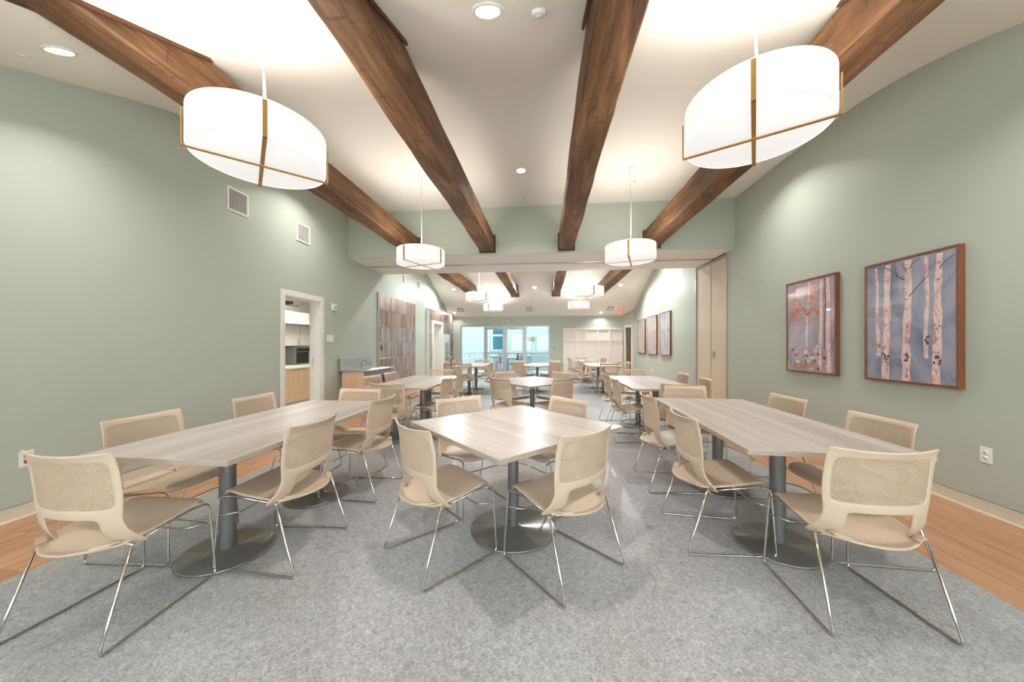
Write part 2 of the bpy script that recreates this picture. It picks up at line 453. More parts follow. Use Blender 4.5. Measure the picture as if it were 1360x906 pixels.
# baseboards
def baseb(name, segs, side):
    b = BM()
    for y0, y1 in segs:
        x = XL if side < 0 else XR; d = .012 * (1 if side < 0 else -1)
        lo, hi = sorted((x, x + d)); box(b, (lo, y0, 0), (hi, y1, .1))
        d2 = .015 * (1 if side < 0 else -1); lo, hi = sorted((x, x + d2)); box(b, (lo, y0, .094), (hi, y1, .1), mi=1)
        d2 = .02 * (1 if side < 0 else -1); lo, hi = sorted((x, x + d2)); box(b, (lo, y0, 0), (hi, y1, .012), mi=1)
    struct(name, b, ['base', 'trimwhite'])
baseb('baseboard_left', [(YB, 4.68), (5.66, 7.6), (9.87, 10.9)], -1)
baseb('baseboard_right', [(YB, 6.64), (8.04, 13.3)], 1)
b = BM(); box(b, (.2, YF-.012, 0), (.72, YF, .1)); struct('baseboard_far', b, 'base')

# ------------------------------------------------------------------ doors on the left wall
def casing(name, d, dep=.18, xf=0.0, latch=True):
    y0, y1, _, z1 = d; b = BM(); cw = .085; XL = globals()['XL'] + xf; dep = dep + xf
    box(b, (XL, y0-cw, 0), (XL+.016, y0, z1+cw), .003); box(b, (XL, y1, 0), (XL+.016, y1+cw, z1+cw), .003); box(b, (XL, y0, z1), (XL+.016, y1, z1+cw), .003)
    box(b, (XL-dep-.01, y0, 0), (XL, y0+.012, z1)); box(b, (XL-dep-.01, y1-.012, 0), (XL, y1, z1)); box(b, (XL-dep-.01, y0, z1-.012), (XL, y1, z1))
    box(b, (XL-.11, y1-.026, 0), (XL-.07, y1-.012, z1-.012))
    return struct(name, b, 'trimwhite')
d1 = casing('door_1', D1)
b = BM(); box(b, (XL-.135, 5.563, .93), (XL-.11, 5.568, 1.07), .001); obj('strike_plate', b, 'steel', d1)
b = BM(); box(b, (XL-.24, 4.98, 1.965), (XL-.2, 5.2, 2.01), .004); box(b, (XL-.3, 5.1, 1.955), (XL-.22, 5.13, 1.967)); box(b, (XL-.32, 5.08, 1.955), (XL-.3, 5.45, 1.967)); obj('door_closer', b, 'slot', d1)
d2 = casing('door_2', D2, xf=.10)
b = BM(); box(b, (XL-.17, 11.36, .01), (XL-.125, 11.70, 2.02), .002); dl = obj('door_leaf', b, 'browndoor', d2)
b = BM(); box(b, (XL-.15, 11.6, 1.0), (XL-.09, 11.63, 1.03)); box(b, (XL-.1, 11.52, 1.0), (XL-.085, 11.63, 1.03)); obj('door_handle', b, 'chrome', dl)
b = BM(); box(b, (-6.0, 10.8, -.02), (XL-.181, 13.2, 0)); box(b, (-6.1, 10.8, 0), (-6, 13.2, 2.6)); box(b, (-6, 13.1, 0), (XL-.181, 13.2, 2.6)); box(b, (-6, 10.8, 0), (XL-.181, 10.9, 2.6)); box(b, (-6, 10.8, 2.5), (XL-.181, 13.2, 2.6))
struct('wall_corridor', b, 'trimwhite')
lamp_area('corridor_light', (-5.0, 12.0, 2.48), .5, 12, NEUT)

# ------------------------------------------------------------------ kitchen beyond door 1
KX0, KX1, KY0, KY1 = -6.0, XL-.181, 4.1, 9.2
b = BM(); box(b, (KX0, KY0, -.02), (KX1, KY1, 0)); box(b, (KX0-.1, KY0, 0), (KX0, KY1, 2.5)); box(b, (KX0, KY0-.1, 0), (KX1, KY0, 2.5)); box(b, (KX0, KY1, 0), (KX1, KY1+.1, 2.5)); box(b, (KX0, KY0, 2.42), (KX1, KY1, 2.5))
struct('wall_kitchen', b, 'trimwhite')
lamp_area('kitchen_light', (-4.8, 6.6, 2.40), 1.0, 26, NEUT, shape='RECTANGLE', sy=.6)
t = thing('kitchen_counter', 'pale maple kitchen counter with white top seen through the left doorway', 'counter', (-5.2, 6.9, 0))
b = BM(); box(b, (-.62, -1.4, .12), (0, 1.4, .80), .004); obj('cabinet_body', b, 'lightwood', t)
b = BM(); box(b, (-.6, -1.38, 0), (-.05, 1.38, .12)); obj('plinth', b, 'backsplash', t)
b = BM(); box(b, (-.62, -1.42, .80), (.02, 1.42, .84), .004); obj('worktop', b, 'trimwhite', t)
b = BM(); box(b, (-5.99, 5.5, .842), (-5.96, 7.1, 1.24)); tag(obj('splashback', b, 'backsplash'), 'grey splashback panel behind the kitchen counter through the doorway', 'panel')
t = thing('microwave', 'stainless microwave oven on the kitchen counter behind the doorway', 'microwave', (-5.72, 7.38, .842))
b = BM(); box(b, (-.2, -.25, 0), (.12, .25, .40), .005); obj('body', b, 'steel', t)
b = BM(); box(b, (.12, -.22, .03), (.128, .16, .29), .002); obj('door', b, 'dark', t)
b = BM(); box(b, (.12, -.22, .31), (.127, .22, .38), .002); obj('control_panel', b, 'dark', t)
b = BM(); box(b, (.128, -.2, .295), (.15, .16, .305), .002); obj('handle', b, 'chrome', t)
for k, (y0, y1) in enumerate(((5.6, 6.7), (6.71, 7.34), (7.35, 8.2))):
    t = thing('wall_cabinet', ['cream wall cabinet at left of the kitchen seen through the doorway', 'cream wall cabinet in the middle above the grey splashback', 'cream wall cabinet directly above the microwave'][k], 'cabinet', (-5.98, (y0+y1)/2, 1.27), group='kitchen wall cabinets')
    h = (y1-y0)/2
    b = BM(); box(b, (0, -h+.003, 0), (.30, h-.003, .48)); obj('body', b, 'cabinet', t)
    b = BM(); box(b, (.30, -h+.006, .006), (.32, h-.006, .474), .002); dd = obj('door', b, 'cabinet', t)
    b = BM(); box(b, (.32, h-.06, .04), (.335, h-.05, .16)); obj('handle', b, 'chrome', dd)
b = BM(); box(b, (-5.98, 5.6, 1.78), (-5.45, 8.2, 2.02), .01); box(b, (-5.46, 5.6, 1.76), (-5.43, 8.2, 1.785))
tag(obj('range_hood', b, ['cabinet']), 'long cream boxed hood above the kitchen wall cabinets', 'hood')
t = tag(simple('hood_rail', 'slot', ((-5.42, 5.8, 1.735), (-5.40, 8.0, 1.755))), 'thin dark rail under the kitchen hood', 'rail')

# ------------------------------------------------------------------ tiled panels, left wall
def tile_field(parent, x, y0, ncol, tw, ztop, th, nrow, hole=lambda y0, y1, z0, z1: False, g=.007):
    pm = BM(); box(pm, (0, -tw/2+g, -th/2+g), (.014, tw/2-g, th/2-g), .003); me = mesh('tile', pm, 'tile')
    for i in range(ncol):
        for j in range(nrow):
            ya, zb = y0 + i*tw, ztop - j*th
            if hole(ya, ya+tw, zb-th, zb): continue
            zlo = max(zb-th, 0.0)
            if zb - zlo < .03: continue
            o = link('tile', me, parent, (x, ya+tw/2, (zb+zlo)/2)); o.scale = (1 + random.uniform(-.1, .1), 1, (zb-zlo)/th)
            o.rotation_euler = (0, random.uniform(-.006, .006), random.uniform(-.006, .006))
b = BM(); box(b, (XL, 7.62, 0), (XL+.018, 9.86, 2.525)); box(b, (XL, 7.60, 0), (XL+.034, 7.62, 2.535), mi=1); box(b, (XL, 9.86, 0), (XL+.034, 9.875, 2.535), mi=1)
tp = struct('wall_tiled_left', b, ['grout', 'alu'])
tile_field(tp, XL+.019, 7.63, 7, .318, 2.52, .385, 7)
b = BM(); holes = D2
box(b, (XL, 10.93, 0), (XL+.10, 11.25, 2.53)); box(b, (XL, 12.35, 0), (XL+.10, YF, 2.53)); box(b, (XL, 11.25, 2.13), (XL+.10, 12.35, 2.53))
tp = struct('wall_tiled_far', b, 'grout')
hf = lambda y0, y1, z0, z1: (y1 > 11.27 and y0 < 12.33 and z0 < 2.1) or (y1 > 12.6 and y0 < 13.2 and z1 > .8 and z0 < 1.4)
tile_field(tp, XL+.101, 10.935, 13, .2195, 2.52, .385, 7, hf)
t = thing('drinking_fountain', 'recessed steel drinking fountain in the tiled wall by the far door', 'fountain', (XL+.10, 12.9, .76))
b = BM(); box(b, (0, -.22, 0), (.02, .22, .62), .003); obj('back_plate', b, 'steel', t)
b = BM(); box(b, (.02, -.2, .02), (.16, .2, .1), .02); obj('basin', b, 'steel', t)
b = BM(); tube(b, fillet([(.05, 0, .1), (.05, 0, .17), (.1, 0, .18)], .03), .01); obj('spout', b, 'chrome', t)

# ------------------------------------------------------------------ wall plates and vents
def vent(label, x, y, z, face, wy=.30, wz=.30, n=11):
    """face +1: on left wall looking +x"""
    t = thing('air_vent', label, 'vent', (x, y, z), 0, 'wall air vents')
    b = BM(); s = .022
    for lo, hi in (((0, -wy/2, -wz/2), (.012, -wy/2+s, wz/2)), ((0, wy/2-s, -wz/2), (.012, wy/2, wz/2)), ((0, -wy/2+s, -wz/2), (.012, wy/2-s, -wz/2+s)), ((0, -wy/2+s, wz/2-s), (.012, wy/2-s, wz/2))): box(b, lo, hi, .002)
    obj('frame', b, 'white', t)
    b = BM(); box(b, (.0005, -wy/2+s, -wz/2+s), (.002, wy/2-s, wz/2-s)); obj('backing', b, 'slot', t)
    b = BM(); sp = (wz-2*s)/n
    for k in range(n):
        zc = -wz/2+s+sp*(k+.5); prism_x
        v = [b.verts.new(p) for p in ((.002, -wy/2+s, zc+sp*.2), (.011, -wy/2+s, zc-sp*.25), (.011, -wy/2+s, zc-sp*.25+.003), (.002, -wy/2+s, zc+sp*.2+.003), (.002, wy/2-s, zc+sp*.2), (.011, wy/2-s, zc-sp*.25), (.011, wy/2-s, zc-sp*.25+.003), (.002, wy/2-s, zc+sp*.2+.003))]
        for q in ((0,1,5,4),(1,2,6,5),(2,3,7,6),(3,0,4,7)): b.faces.new([v[i] for i in q])
    obj('slats', b, 'white', t)
    return t
vent('square white grille high on the left wall, nearest the camera', XL, 3.98, 3.13, 1)
vent('square white grille high on the left wall above the kitchen door', XL, 5.16, 3.11, 1)
vent('small grille high on the far left wall above the tiled panel', XL, 9.06, 3.13, 1, .26, .28)
vent('small grille high on the far left wall beyond the tiled panel', XL, 10.2, 3.15, 1, .28, .28)
for x, lb in ((-3.36, 'small grey square grille on the far sloped ceiling, left of three'), (-.62, 'small grey square grille on the far sloped ceiling, middle of three'), (2.49, 'small grey square grille on the far sloped ceiling, right of three')):
    y = 13.27; t = thing('ceiling_vent', lb, 'vent', (x, y, ceil_z(y)), 0, 'vents on the far sloped ceiling'); t.rotation_euler = (-math.atan(.43), 0, 0)
    b = BM(); box(b, (-.11, -.14, -.01), (.11, .14, 0), .002); obj('frame', b, 'grille', t)
    b = BM()
    for k in range(5): box(b, (-.09, -.115+k*.047, -.016), (.09, -.085+k*.047, -.01))
    obj('slats', b, 'trimwhite', t)

def outlet(x, y, z, side, label, red=False):
    t = thing('wall_outlet', label, 'outlet', (x, y, z), 0 if side > 0 else PI)
    b = BM(); box(b, (0, -.037, -.06), (.006, .037, .06), .002); obj('plate', b, 'white', t)
    for s in (-1, 1):
        b = BM(); lathe(b, [(0, .0), (.0165, 0), (.0165, .003), (0, .003)], seg=16)
        bmesh.ops.rotate(b, verts=b.verts, cent=(0, 0, 0), matrix=Matrix.Rotation(PI/2, 3, 'Y')); bmesh.ops.translate(b, verts=b.verts, vec=(.006, 0, s*.021))
        so = obj('socket', b, 'red' if red else 'white', t)
        b = BM()
        for yy in (-.006, .006): box(b, (.009, yy-.001, s*.021), (.0096, yy+.001, s*.021+.008))
        box(b, (.009, -.002, s*.021-.01), (.0096, .002, s*.021-.006)); obj('slots', b, 'dark', so)
    return t
outlet(XL, 2.2, .437, 1, 'white duplex outlet with two red sockets low on the left wall', True)
outlet(XR, 2.95, .45, -1, 'plain white duplex outlet low on the right wall below the birch painting')
outlet(XR, 11.1, .48, -1, 'small white outlet low on the far right wall below three pictures')
t = thing('switch_plate', 'white switch plate on the left wall right of the kitchen door', 'switch', (XL, 5.85, 1.415))
b = BM(); box(b, (0, -.1, -.065), (.007, .1, .065), .002); obj('plate', b, 'white', t)
for yy in (-.046, 0, .046):
    b = BM(); box(b, (.007, yy-.012, -.03), (.011, yy+.012, .03), .002); obj('rocker', b, 'white', t)
def strobe(x, y, z, rz, label):
    t = thing('alarm_strobe', label, 'alarm', (x, y, z), rz)
    b = BM(); box(b, (0, -.06, -.06), (.035, .06, .06), .006); obj('body', b, 'white', t)
    b = BM(); box(b, (.035, -.03, -.03), (.06, .045, .02), .012); obj('lens', b, 'alu', t)
strobe(XL, 5.95, 2.0, 0, 'white fire alarm strobe on the left wall above the switch plate')
strobe(XR, 13.2, 2.1, PI, 'small white alarm strobe high beyond the three pictures')
for (y, z, x, lb) in ((7.74, 1.23, XL+.035, 'black wall control on the near tiled panel'), (13.45, 1.22, XL+.118, 'small black wall control on the far tiled wall')):
    t = thing('wall_control', lb, 'switch', (x, y, z)); b = BM(); box(b, (0, -.03, -.06), (.01, .03, .06), .002); obj('plate', b, 'dark', t)
    b = BM(); box(b, (.01, -.012, -.02), (.016, .012, .02), .002); obj('button', b, 'slot', t)
t = thing('wall_control', 'small dark wall control right of the far glass doors', 'switch', (.36, YF, 1.15))
b = BM(); box(b, (-.04, -.012, -.06), (.04, 0, .06), .002); obj('plate', b, 'alu', t)
b = BM(); box(b, (-.02, -.02, -.03), (.02, -.012, .03), .002); obj('button', b, 'dark', t)

# ------------------------------------------------------------------ steel sink counter
t = thing('sink_counter', 'steel-topped sink counter with wooden end panel against the left wall', 'counter', (XL+.004, 6.1, 0))
b = BM(); box(b, (.05, .02, .0), (.50, .05, .785), .002); obj('side_panel', b, 'lightwood', t)
b = BM(); box(b, (.05, 1.12, .0), (.50, 1.15, .785), .002); obj('side_panel', b, 'lightwood', t)
b = BM(); box(b, (.0, 0, .785), (.56, 1.18, .815), .004); obj('worktop', b, 'steel', t)
b = BM(); box(b, (.012, 0, .815), (.035, 1.16, 1.05), .004); box(b, (.012, -.01, .79), (.09, .0, 1.05), .003) if False else None; obj('backsplash', b, 'steel', t)
b = BM(); prism_x(b, [(.05, .785), (1.12, .785), (1.12, .66), (.05, .66)], .49, .51); obj('apron', b, 'greytrim', t)
b = BM(); v = [b.verts.new(p) for p in ((.5, .05, .66), (.5, 1.12, .66), (.22, 1.12, .22), (.22, .05, .22))]; b.faces.new(v); r_ = bmesh.ops.solidify(b, geom=b.faces[:], thickness=.012); obj('knee_panel', b, 'greytrim', t)
b = BM(); tube(b, fillet([(.12, .6, .815), (.12, .6, .96), (.25, .6, .98), (.25, .6, .93)], .04), .012); obj('faucet', b, 'chrome', t)
b = BM()
for lo, hi in (((.14, .32, .8155), (.46, .335, .822)), ((.14, .86, .8155), (.46, .875, .822)), ((.14, .335, .8155), (.155, .86, .822)), ((.445, .335, .8155), (.46, .86, .822))): box(b, lo, hi, .001)
obj('basin_rim', b, 'chrome', t)
b = BM(); box(b, (.155, .335, .8152), (.445, .86, .8158)); obj('basin', b, 'column', t)

# ------------------------------------------------------------------ folding partition pocket, right wall
b = BM(); box(b, (XR+.1, 6.68, 0), (XR+.18, 8.0, ZH)); struct('wall_pocket', b, 'dark')
t = thing('folding_partition', 'tall beige folding partition stacked in its steel-edged pocket on the right wall', 'partition', (XR, 7.34, 0))
for y0, y1 in ((-.635, -.012), (-.008, .635)):
    b = BM(); box(b, (.012, y0, .02), (.06, y1, 2.965), .003); p = obj('panel', b, 'partition', t)
b = BM()
box(b, (-.014, -.66, 0), (.05, -.635, ZH)); box(b, (-.014, .635, 0), (.05, .66, ZH)); box(b, (0.0, -.635, 2.97), (.05, .635, 3.0)); box(b, (.004, -.012, .02), (.014, -.008, 2.965))
obj('edge_trim', b, 'alu', t)
b = BM(); box(b, (.004, -.06-.12, 1.04), (.012, -.02-.08, 1.17), .002); h = obj('handle', b, 'chrome', t)
b = BM(); box(b, (.002, -.15, 1.065), (.005, -.125, 1.145), .001); obj('latch_slot', b, 'dark', h)

# ------------------------------------------------------------------ framed art, right wall
def frame_art(label, y0, y1, z0, z1, draw, mats, depth=.045, fw=.022, group=None):
    """local: u runs along -y seen from the room (left to right in view = far to near)"""
    t = thing('framed_picture', label, 'picture', (XR, (y0+y1)/2, (z0+z1)/2), 0, group)
    W, Hh = (y1-y0)/2, (z1-z0)/2; b = BM()
    for lo, hi in (((-depth, -W, -Hh), (0, -W+fw, Hh)), ((-depth, W-fw, -Hh), (0, W, Hh)), ((-depth, -W+fw, -Hh), (0, W-fw, -Hh+fw)), ((-depth, -W+fw, Hh-fw), (0, W-fw, Hh))): box(b, lo, hi, .0015)
    obj('frame', b, 'frame', t)
    b = BM(); xp = -depth+.006
    def poly(pts, mi, lift):
        vs = [b.verts.new((xp-lift, -(u*(W-fw)), v*(Hh-fw))) for u, v in pts]
        f = b.faces.new(vs); f.material_index = mi
        if f.calc_center_median().x and f.normal.x > 0: f.normal_flip()
    W2 = 1.0
    poly([(-1, -1), (1, -1), (1, 1), (-1, 1)], 0, 0)
    draw(poly)
    me = bpy.data.meshes.new('print')
    for f in b.faces:
        f.normal_update()
        if f.normal.x > 0: f.normal_flip()
    b.to_mesh(me); b.free()
    for m in mats: me.materials.append(M[m])
    link('print', me, t)
    return t
def trunk(poly, u0, u1, w0, w1, v0, v1, mi, lift, rnd, n=14):
    for k in range(n):
        a, c = k/n, (k+1)/n
        f = lambda s: (u0 + (u1-u0)*s + .012*math.sin(9*s+rnd*5), (w0 + (w1-w0)*s)*(1+.15*math.sin(23*s+rnd*9)), v0 + (v1-v0)*s)
        A, Bq = f(a), f(c); poly([(A[0]-A[1], A[2]), (A[0]+A[1], A[2]), (Bq[0]+Bq[1], Bq[2]), (Bq[0]-Bq[1], Bq[2])], mi, lift)
def stroke(poly, pts, w, mi, lift):
    for k, (p, q) in enumerate(zip(pts, pts[1:])):
        dx, dy = q[0]-p[0], q[1]-p[1]; l = math.hypot(dx, dy); nx, ny = -dy/l*w, dx/l*w; s = 1-.6*k/len(pts)
        poly([(p[0]-nx*s, p[1]-ny*s), (p[0]+nx*s, p[1]+ny*s), (q[0]+nx*s*.8, q[1]+ny*s*.8), (q[0]-nx*s*.8, q[1]-ny*s*.8)], mi, lift)
def birches(poly):
    rr = random.Random(3)
    # soft wash patches
    trunk(poly, -.68, -.74, .05, .03, -.6, .95, 1, .0003, .2)
    trunk(poly, -.50, -.44, .09, .075, -1, .97, 1, .0005, .7)
    trunk(poly, -.02, .05, .10, .07, -1, .97, 1, .0006, .3)
    trunk(poly, .42, .44, .045, .036, -.62, .97, 1, .0004, .5)
    trunk(poly, .62, .68, .09, .065, -1, .97, 1, .0007, .9)
    for u, v0 in ((-.49, -.62), (-.01, -.62), (.63, -.66), (.43, -.36)):
        for k in range(7):
            x = u + rr.uniform(-.07, .07); y = v0 + rr.uniform(-.05, .08); poly([(x-.025, y-.02), (x+.03, y-.012), (x+.02, y+.03), (x-.02, y+.02)], 2, .0009+.00002*k)
    for tx in (-.49, 0, .64):
        for k in range(16):
            y = rr.uniform(-.95, .95); x = tx + rr.uniform(-.05, .05); s = rr.uniform(.01, .03); poly([(x-s, y-.006), (x+s, y-.01), (x+s*.8, y+.012), (x-s*.8, y+.008)], 3 if k % 3 else 2, .0010+.00001*k)
    stroke(poly, [(-.04, .66), (-.2, .74), (-.36, .86), (-.5, .93)], .012, 2, .0011)
    stroke(poly, [(-.2, .74), (-.26, .85), (-.3, .95)], .007, 2, .0011)
    stroke(poly, [(.06, .38), (.22, .5), (.36, .6), (.46, .66)], .012, 2, .0011)
    stroke(poly, [(.06, .82), (.16, .92), (.3, .97)], .01, 2, .0011)
    stroke(poly, [(.68, .74), (.8, .84), (.97, .9)], .01, 2, .0011)
    stroke(poly, [(-.1, .95), (-.05, .84), (.02, .78)], .008, 2, .0011)
frame_art('large framed birch trunk painting on the right wall, nearest the camera', 3.08, 3.90, .94, 2.12, birches, ['sky_paint', 'bark_paint', 'dark_paint', 'rust_paint'])
def autumn(poly):
    rr = random.Random(5)
    for k in range(16): 
        u = rr.uniform(-.9, .7); v = rr.uniform(.0, .9); s = rr.uniform(.06, .2)
        poly([(u+s*math.cos(a)*rr.uniform(.6, 1.1), v*.9+s*.5*math.sin(a)*rr.uniform(.5, 1)) if abs(u)+s < 1 else (max(-.98, min(.98, u+s*math.cos(a))), v*.8+s*.3*math.sin(a)) for a in [i*PI/4 for i in range(8)]], 3, .0003+.00003*k)
    trunk(poly, -.15, .0, .05, .03, -.7, .97, 1, .0006, .1); trunk(poly, .45, .5, .07, .05, -.95, .97, 1, .0007, .6); trunk(poly, .78, .74, .08, .07, -.98, .97, 1, .0008, .2)
    trunk(poly, .62, .66, .02, .02, -.5, .97, 2, .0009, .4)
    for k in range(44):
        u = rr.uniform(-.85, .87); v = rr.uniform(-.95, -.45); s = rr.uniform(.03, .1)
        poly([(u-s, v-.02), (u+s*.8, v-.035), (u+s, v+.03), (u-s*.7, v+.04)], (3, 1, 2, 3)[k % 4], .0010+.00002*k)
    stroke(poly, [(-.1, .3), (-.3, .42), (-.45, .6)], .01, 2, .0017)
frame_art('framed rust and mauve woodland painting on the right wall left of the birches', 4.25, 5.06, .94, 2.14, autumn, ['mauve_paint', 'bark_paint', 'dark_paint', 'rust_paint'])
nothing = lambda poly: (trunk(poly, -.3, -.25, .05, .04, -.9, .9, 1, .0004, .3), trunk(poly, .35, .3, .05, .03, -.9, .9, 1, .0004, .8))
frame_art('grey framed picture on the far right wall, nearest of three', 9.47, 10.33, 1.0, 2.22, nothing, ['grey_art', 'pale_paint'], group='three pictures on the far right wall')
frame_art('pinkish framed picture on the far right wall, middle of three', 10.6, 11.54, 1.0, 2.21, nothing, ['pale_paint', 'mauve_paint'], group='three pictures on the far right wall')
frame_art('pinkish framed picture on the far right wall, farthest of three', 11.79, 12.71, 1.0, 2.18, nothing, ['pale_paint', 'grey_art'], group='three pictures on the far right wall')

# ------------------------------------------------------------------ far wall: glazing, white panelling, exit sign
b = BM(); fr = M['alu']
def vb(x0, x1, z0, z1, bm=None, y0=-.0, y1=.10): box(bm, (x0, YF+.02+y0, z0), (x1, YF+.02+y1, z1), .003)
b = BM()
vb(-3.50, -3.45, 0, 2.09, b); vb(-2.52, -2.47, 0, 2.09, b); vb(-.83, -.76, 0, 2.09, b); vb(.13, .18, 0, 2.09, b)
vb(-3.45, -2.52, 2.04, 2.09, b); vb(-2.47, -.83, 2.03, 2.09, b); vb(-.76, .13, 2.04, 2.09, b); vb(-3.45, -2.52, 0, .06, b); vb(-.76, .13, 0, .06, b)
w1 = struct('window_1', b, 'alu')
for x0, x1, nm in ((-3.45, -2.52, 'a'), (-.76, .13, 'b')):
    b = BM(); box(b, (x0, YF+.065, .06), (x1, YF+.071, 2.04)); obj('pane', b, 'glass', w1)
for k, (x0, x1) in enumerate(((-2.465, -1.655), (-1.645, -.835))):
    t = thing('glass_door', ['left leaf of the far glass entrance doors', 'right leaf of the far glass entrance doors'][k], 'door', ((x0+x1)/2, YF+.07, 0)); W = (x1-x0)/2
    b = BM(); box(b, (-W, -.022, .01), (-W+.09, .022, 2.02), .003); box(b, (W-.09, -.022, .01), (W, .022, 2.02), .003); box(b, (-W+.09, -.022, 1.93), (W-.09, .022, 2.02), .003); box(b, (-W+.09, -.022, .01), (W-.09, .022, .24), .003); obj('stile_frame', b, 'alu', t)
    b = BM(); box(b, (-W+.09, -.004, .24), (W-.09, .004, 1.93)); obj('pane', b, 'glass', t)
    b = BM(); box(b, (-W+.03, -.07, .95), (W-.03, -.045, .99), .006); box(b, (-W+.04, -.05, .95), (-W+.07, -.022, .99)); box(b, (W-.07, -.05, .95), (W-.04, -.022, .99)); obj('push_bar', b, 'steel', t)
    b = BM(); s = 1 if k == 0 else -1; box(b, (-.16, -.075, 1.97), (.16, -.022, 2.03), .006); obj('door_closer', b, 'alu', t)
    b = BM(); tube(b, [(.1, -.06, 2.03), (.02, -.2, 2.04), (-.1, -.1, 2.04)], .006); obj('closer_arm', b, 'alu', t)
t = thing('door_sensor', 'small white motion sensor above the far glass doors', 'sensor', (-1.62, YF, 2.27)); b = BM(); box(b, (-.09, -.05, -.03), (.09, 0, .03), .012); obj('body', b, 'white', t)
b = BM(); box(b, (-.05, -.056, -.018), (.05, -.05, .0)); obj('lens', b, 'slot', t)
# white panelling
t = thing('panelled_screen', 'white wainscot panelling standing against the far wall on the right', 'panelling', (.72, YF, 0))
b = BM(); box(b, (0, -.02, 0), (2.33, 0, 1.955)); obj('backing', b, 'panelwhite', t)
xs = [0, .50, .88, 1.36, 1.84, 2.33]
for k, x in enumerate(xs):
    b = BM(); lo = max(0, x-.04); hi = min(2.33, x+.04); box(b, (lo, -.05, 0), (hi, -.02, 1.9), .003); obj('stile', b, 'panelwhite', t)
b = BM(); box(b, (-.01, -.06, 1.9), (2.34, 0, 1.965), .004); obj('top_rail', b, 'panelwhite', t)
for x0, x1 in zip(xs, xs[1:]):
    for z0, z1 in ((1.44, 1.51), (.0, .14)):
        b = BM(); box(b, (x0+(.04 if x0 else .04), -.046, z0), (x1-.04, -.02, z1), .003); obj('cross_rail', b, 'panelwhite', t)
def text(name, body, size, parent, loc, rot, mt, ext=.001):
    c = bpy.data.curves.new(name, 'FONT'); c.body = body; c.size = size; c.align_x = 'CENTER'; c.align_y = 'CENTER'; c.extrude = ext
    o = bpy.data.objects.new(name, c); C.objects.link(o); dg = bpy.context.evaluated_depsgraph_get(); me = bpy.data.meshes.new_from_object(o.evaluated_get(dg))
    bpy.data.objects.remove(o); me.materials.clear(); me.materials.append(M[mt]); return link(name, me, parent, loc, rot)
t = thing('exit_sign', 'red lit exit sign hanging below the far ceiling at right', 'sign', (2.86, 13.3, ceil_z(13.3)), R(62))
b = BM(); box(b, (-.06, -.04, -.02), (.06, .04, 0.015), .004); obj('canopy', b, 'white', t)
b = BM(); box(b, (-.13, -.012, -.245), (.13, .012, -.02), .004); obj('housing', b, 'exitred', t)
text('lettering', 'EXIT', .13, t, (0, -.0135, -.135), (PI/2, 0, 0), 'white')
text('lettering', 'EXIT', .13, t, (0, .0135, -.135), (PI/2, 0, PI), 'white')

# ------------------------------------------------------------------ ceiling beams
def beam(xc, y0, y1, label, seed, near):
    rr = random.Random(seed); wd, z0, z1 = .27, 3.08, 3.37
    t = thing('ceiling_beam', label, 'beam', (xc, y0, z0), 0, 'rustic ceiling beams')
    b = BM(); n = int((y1-y0)/.16); rings = []
    ph = [rr.uniform(0, 6) for _ in range(8)]
    for i in range(n+1):
        y = (y1-y0)*i/n
        wv = lambda k: .006*math.sin(y*2.1+ph[k]) + .004*math.sin(y*6.3+ph[k+4]) + rr.uniform(-.003, .003)
        c = .014
        pts = [(-wd/2+wv(0), c), (-wd/2+c+wv(0), wv(1)*.5), (0, wv(1)*.5), (wd/2-c+wv(2), wv(1)*.5), (wd/2+wv(2), c), (wd/2+wv(2)*.8, .15), (wd/2+wv(3)*.6, z1-z0), (-wd/2+wv(3)*.6, z1-z0), (-wd/2+wv(0)*.8, .15)]
        rings.append([b.verts.new((x, y, z)) for x, z in pts])
    m = len(rings[0])
    for A, B in zip(rings, rings[1:]):
        for k in range(m): b.faces.new((A[k], A[(k+1) % m], B[(k+1) % m], B[k]))
    b.faces.new(rings[0]); b.faces.new(rings[-1][::-1])
    obj('timber', b, 'beam', t)
    # collar against the header
    yh = (y1 - y0) if near else 0; s = -1 if near else 1
    b = BM(); a, c = sorted((yh + s*.035, yh)); e = .022
    for lo, hi in (((-wd/2-e, a, -e), (-wd/2-.003, c, z1-z0+e)), ((wd/2+.003, a, -e), (wd/2+e, c, z1-z0+e)), ((-wd/2-e, a, -e), (wd/2+e, c, -.003)), ((-wd/2-e, a, z1-z0), (wd/2+e, c, z1-z0+e))): box(b, lo, hi, .002)
    obj('collar', b, 'collar', t)
    # collar strips along the slope where the beam enters it
    b = BM(); sl = .4 if near else -.43
    f = (lambda z: 3.6 - (ZC - z)/.4) if near else (lambda z: 10.4 + (ZC - z)/.43)
    ya, yb_ = f(z0-.02) - y0, f(z1+.015) - y0
    th = .03*s*-1
    for x in (-1, 1):
        x0, x1 = sorted((x*(wd/2+.003), x*(wd/2+.022)))
        pts = [(ya, -.02), (yb_, z1-z0+.015), (yb_ + (.03 if near else -.03), z1-z0+.003), (ya + (.03 if near else -.03), -.032)]
        prism_x(b, pts, x0, x1)
    q = .022 if near else -.022; yy = f(z0) - y0; prism_x(b, [(ya, -.02), (yy, -.001), (yy+q*1.6, -.001), (ya+q*1.4, -.032)], -wd/2-.022, wd/2+.022)
    obj('collar', b, 'collar', t)
    return t
XBm = [(-2.58, 'leftmost'), (-1.10, 'second from left'), (.395, 'third from left'), (1.935, 'rightmost')]
for k, (x, nm) in enumerate(XBm):
    beam(x, 1.25, YH0, '%s of the four dark rustic beams over the front half of the room' % nm, k, True)
    beam(x, YH1, 12.55, '%s of the four brown beams beyond the dropped header' % nm, k+10, False)

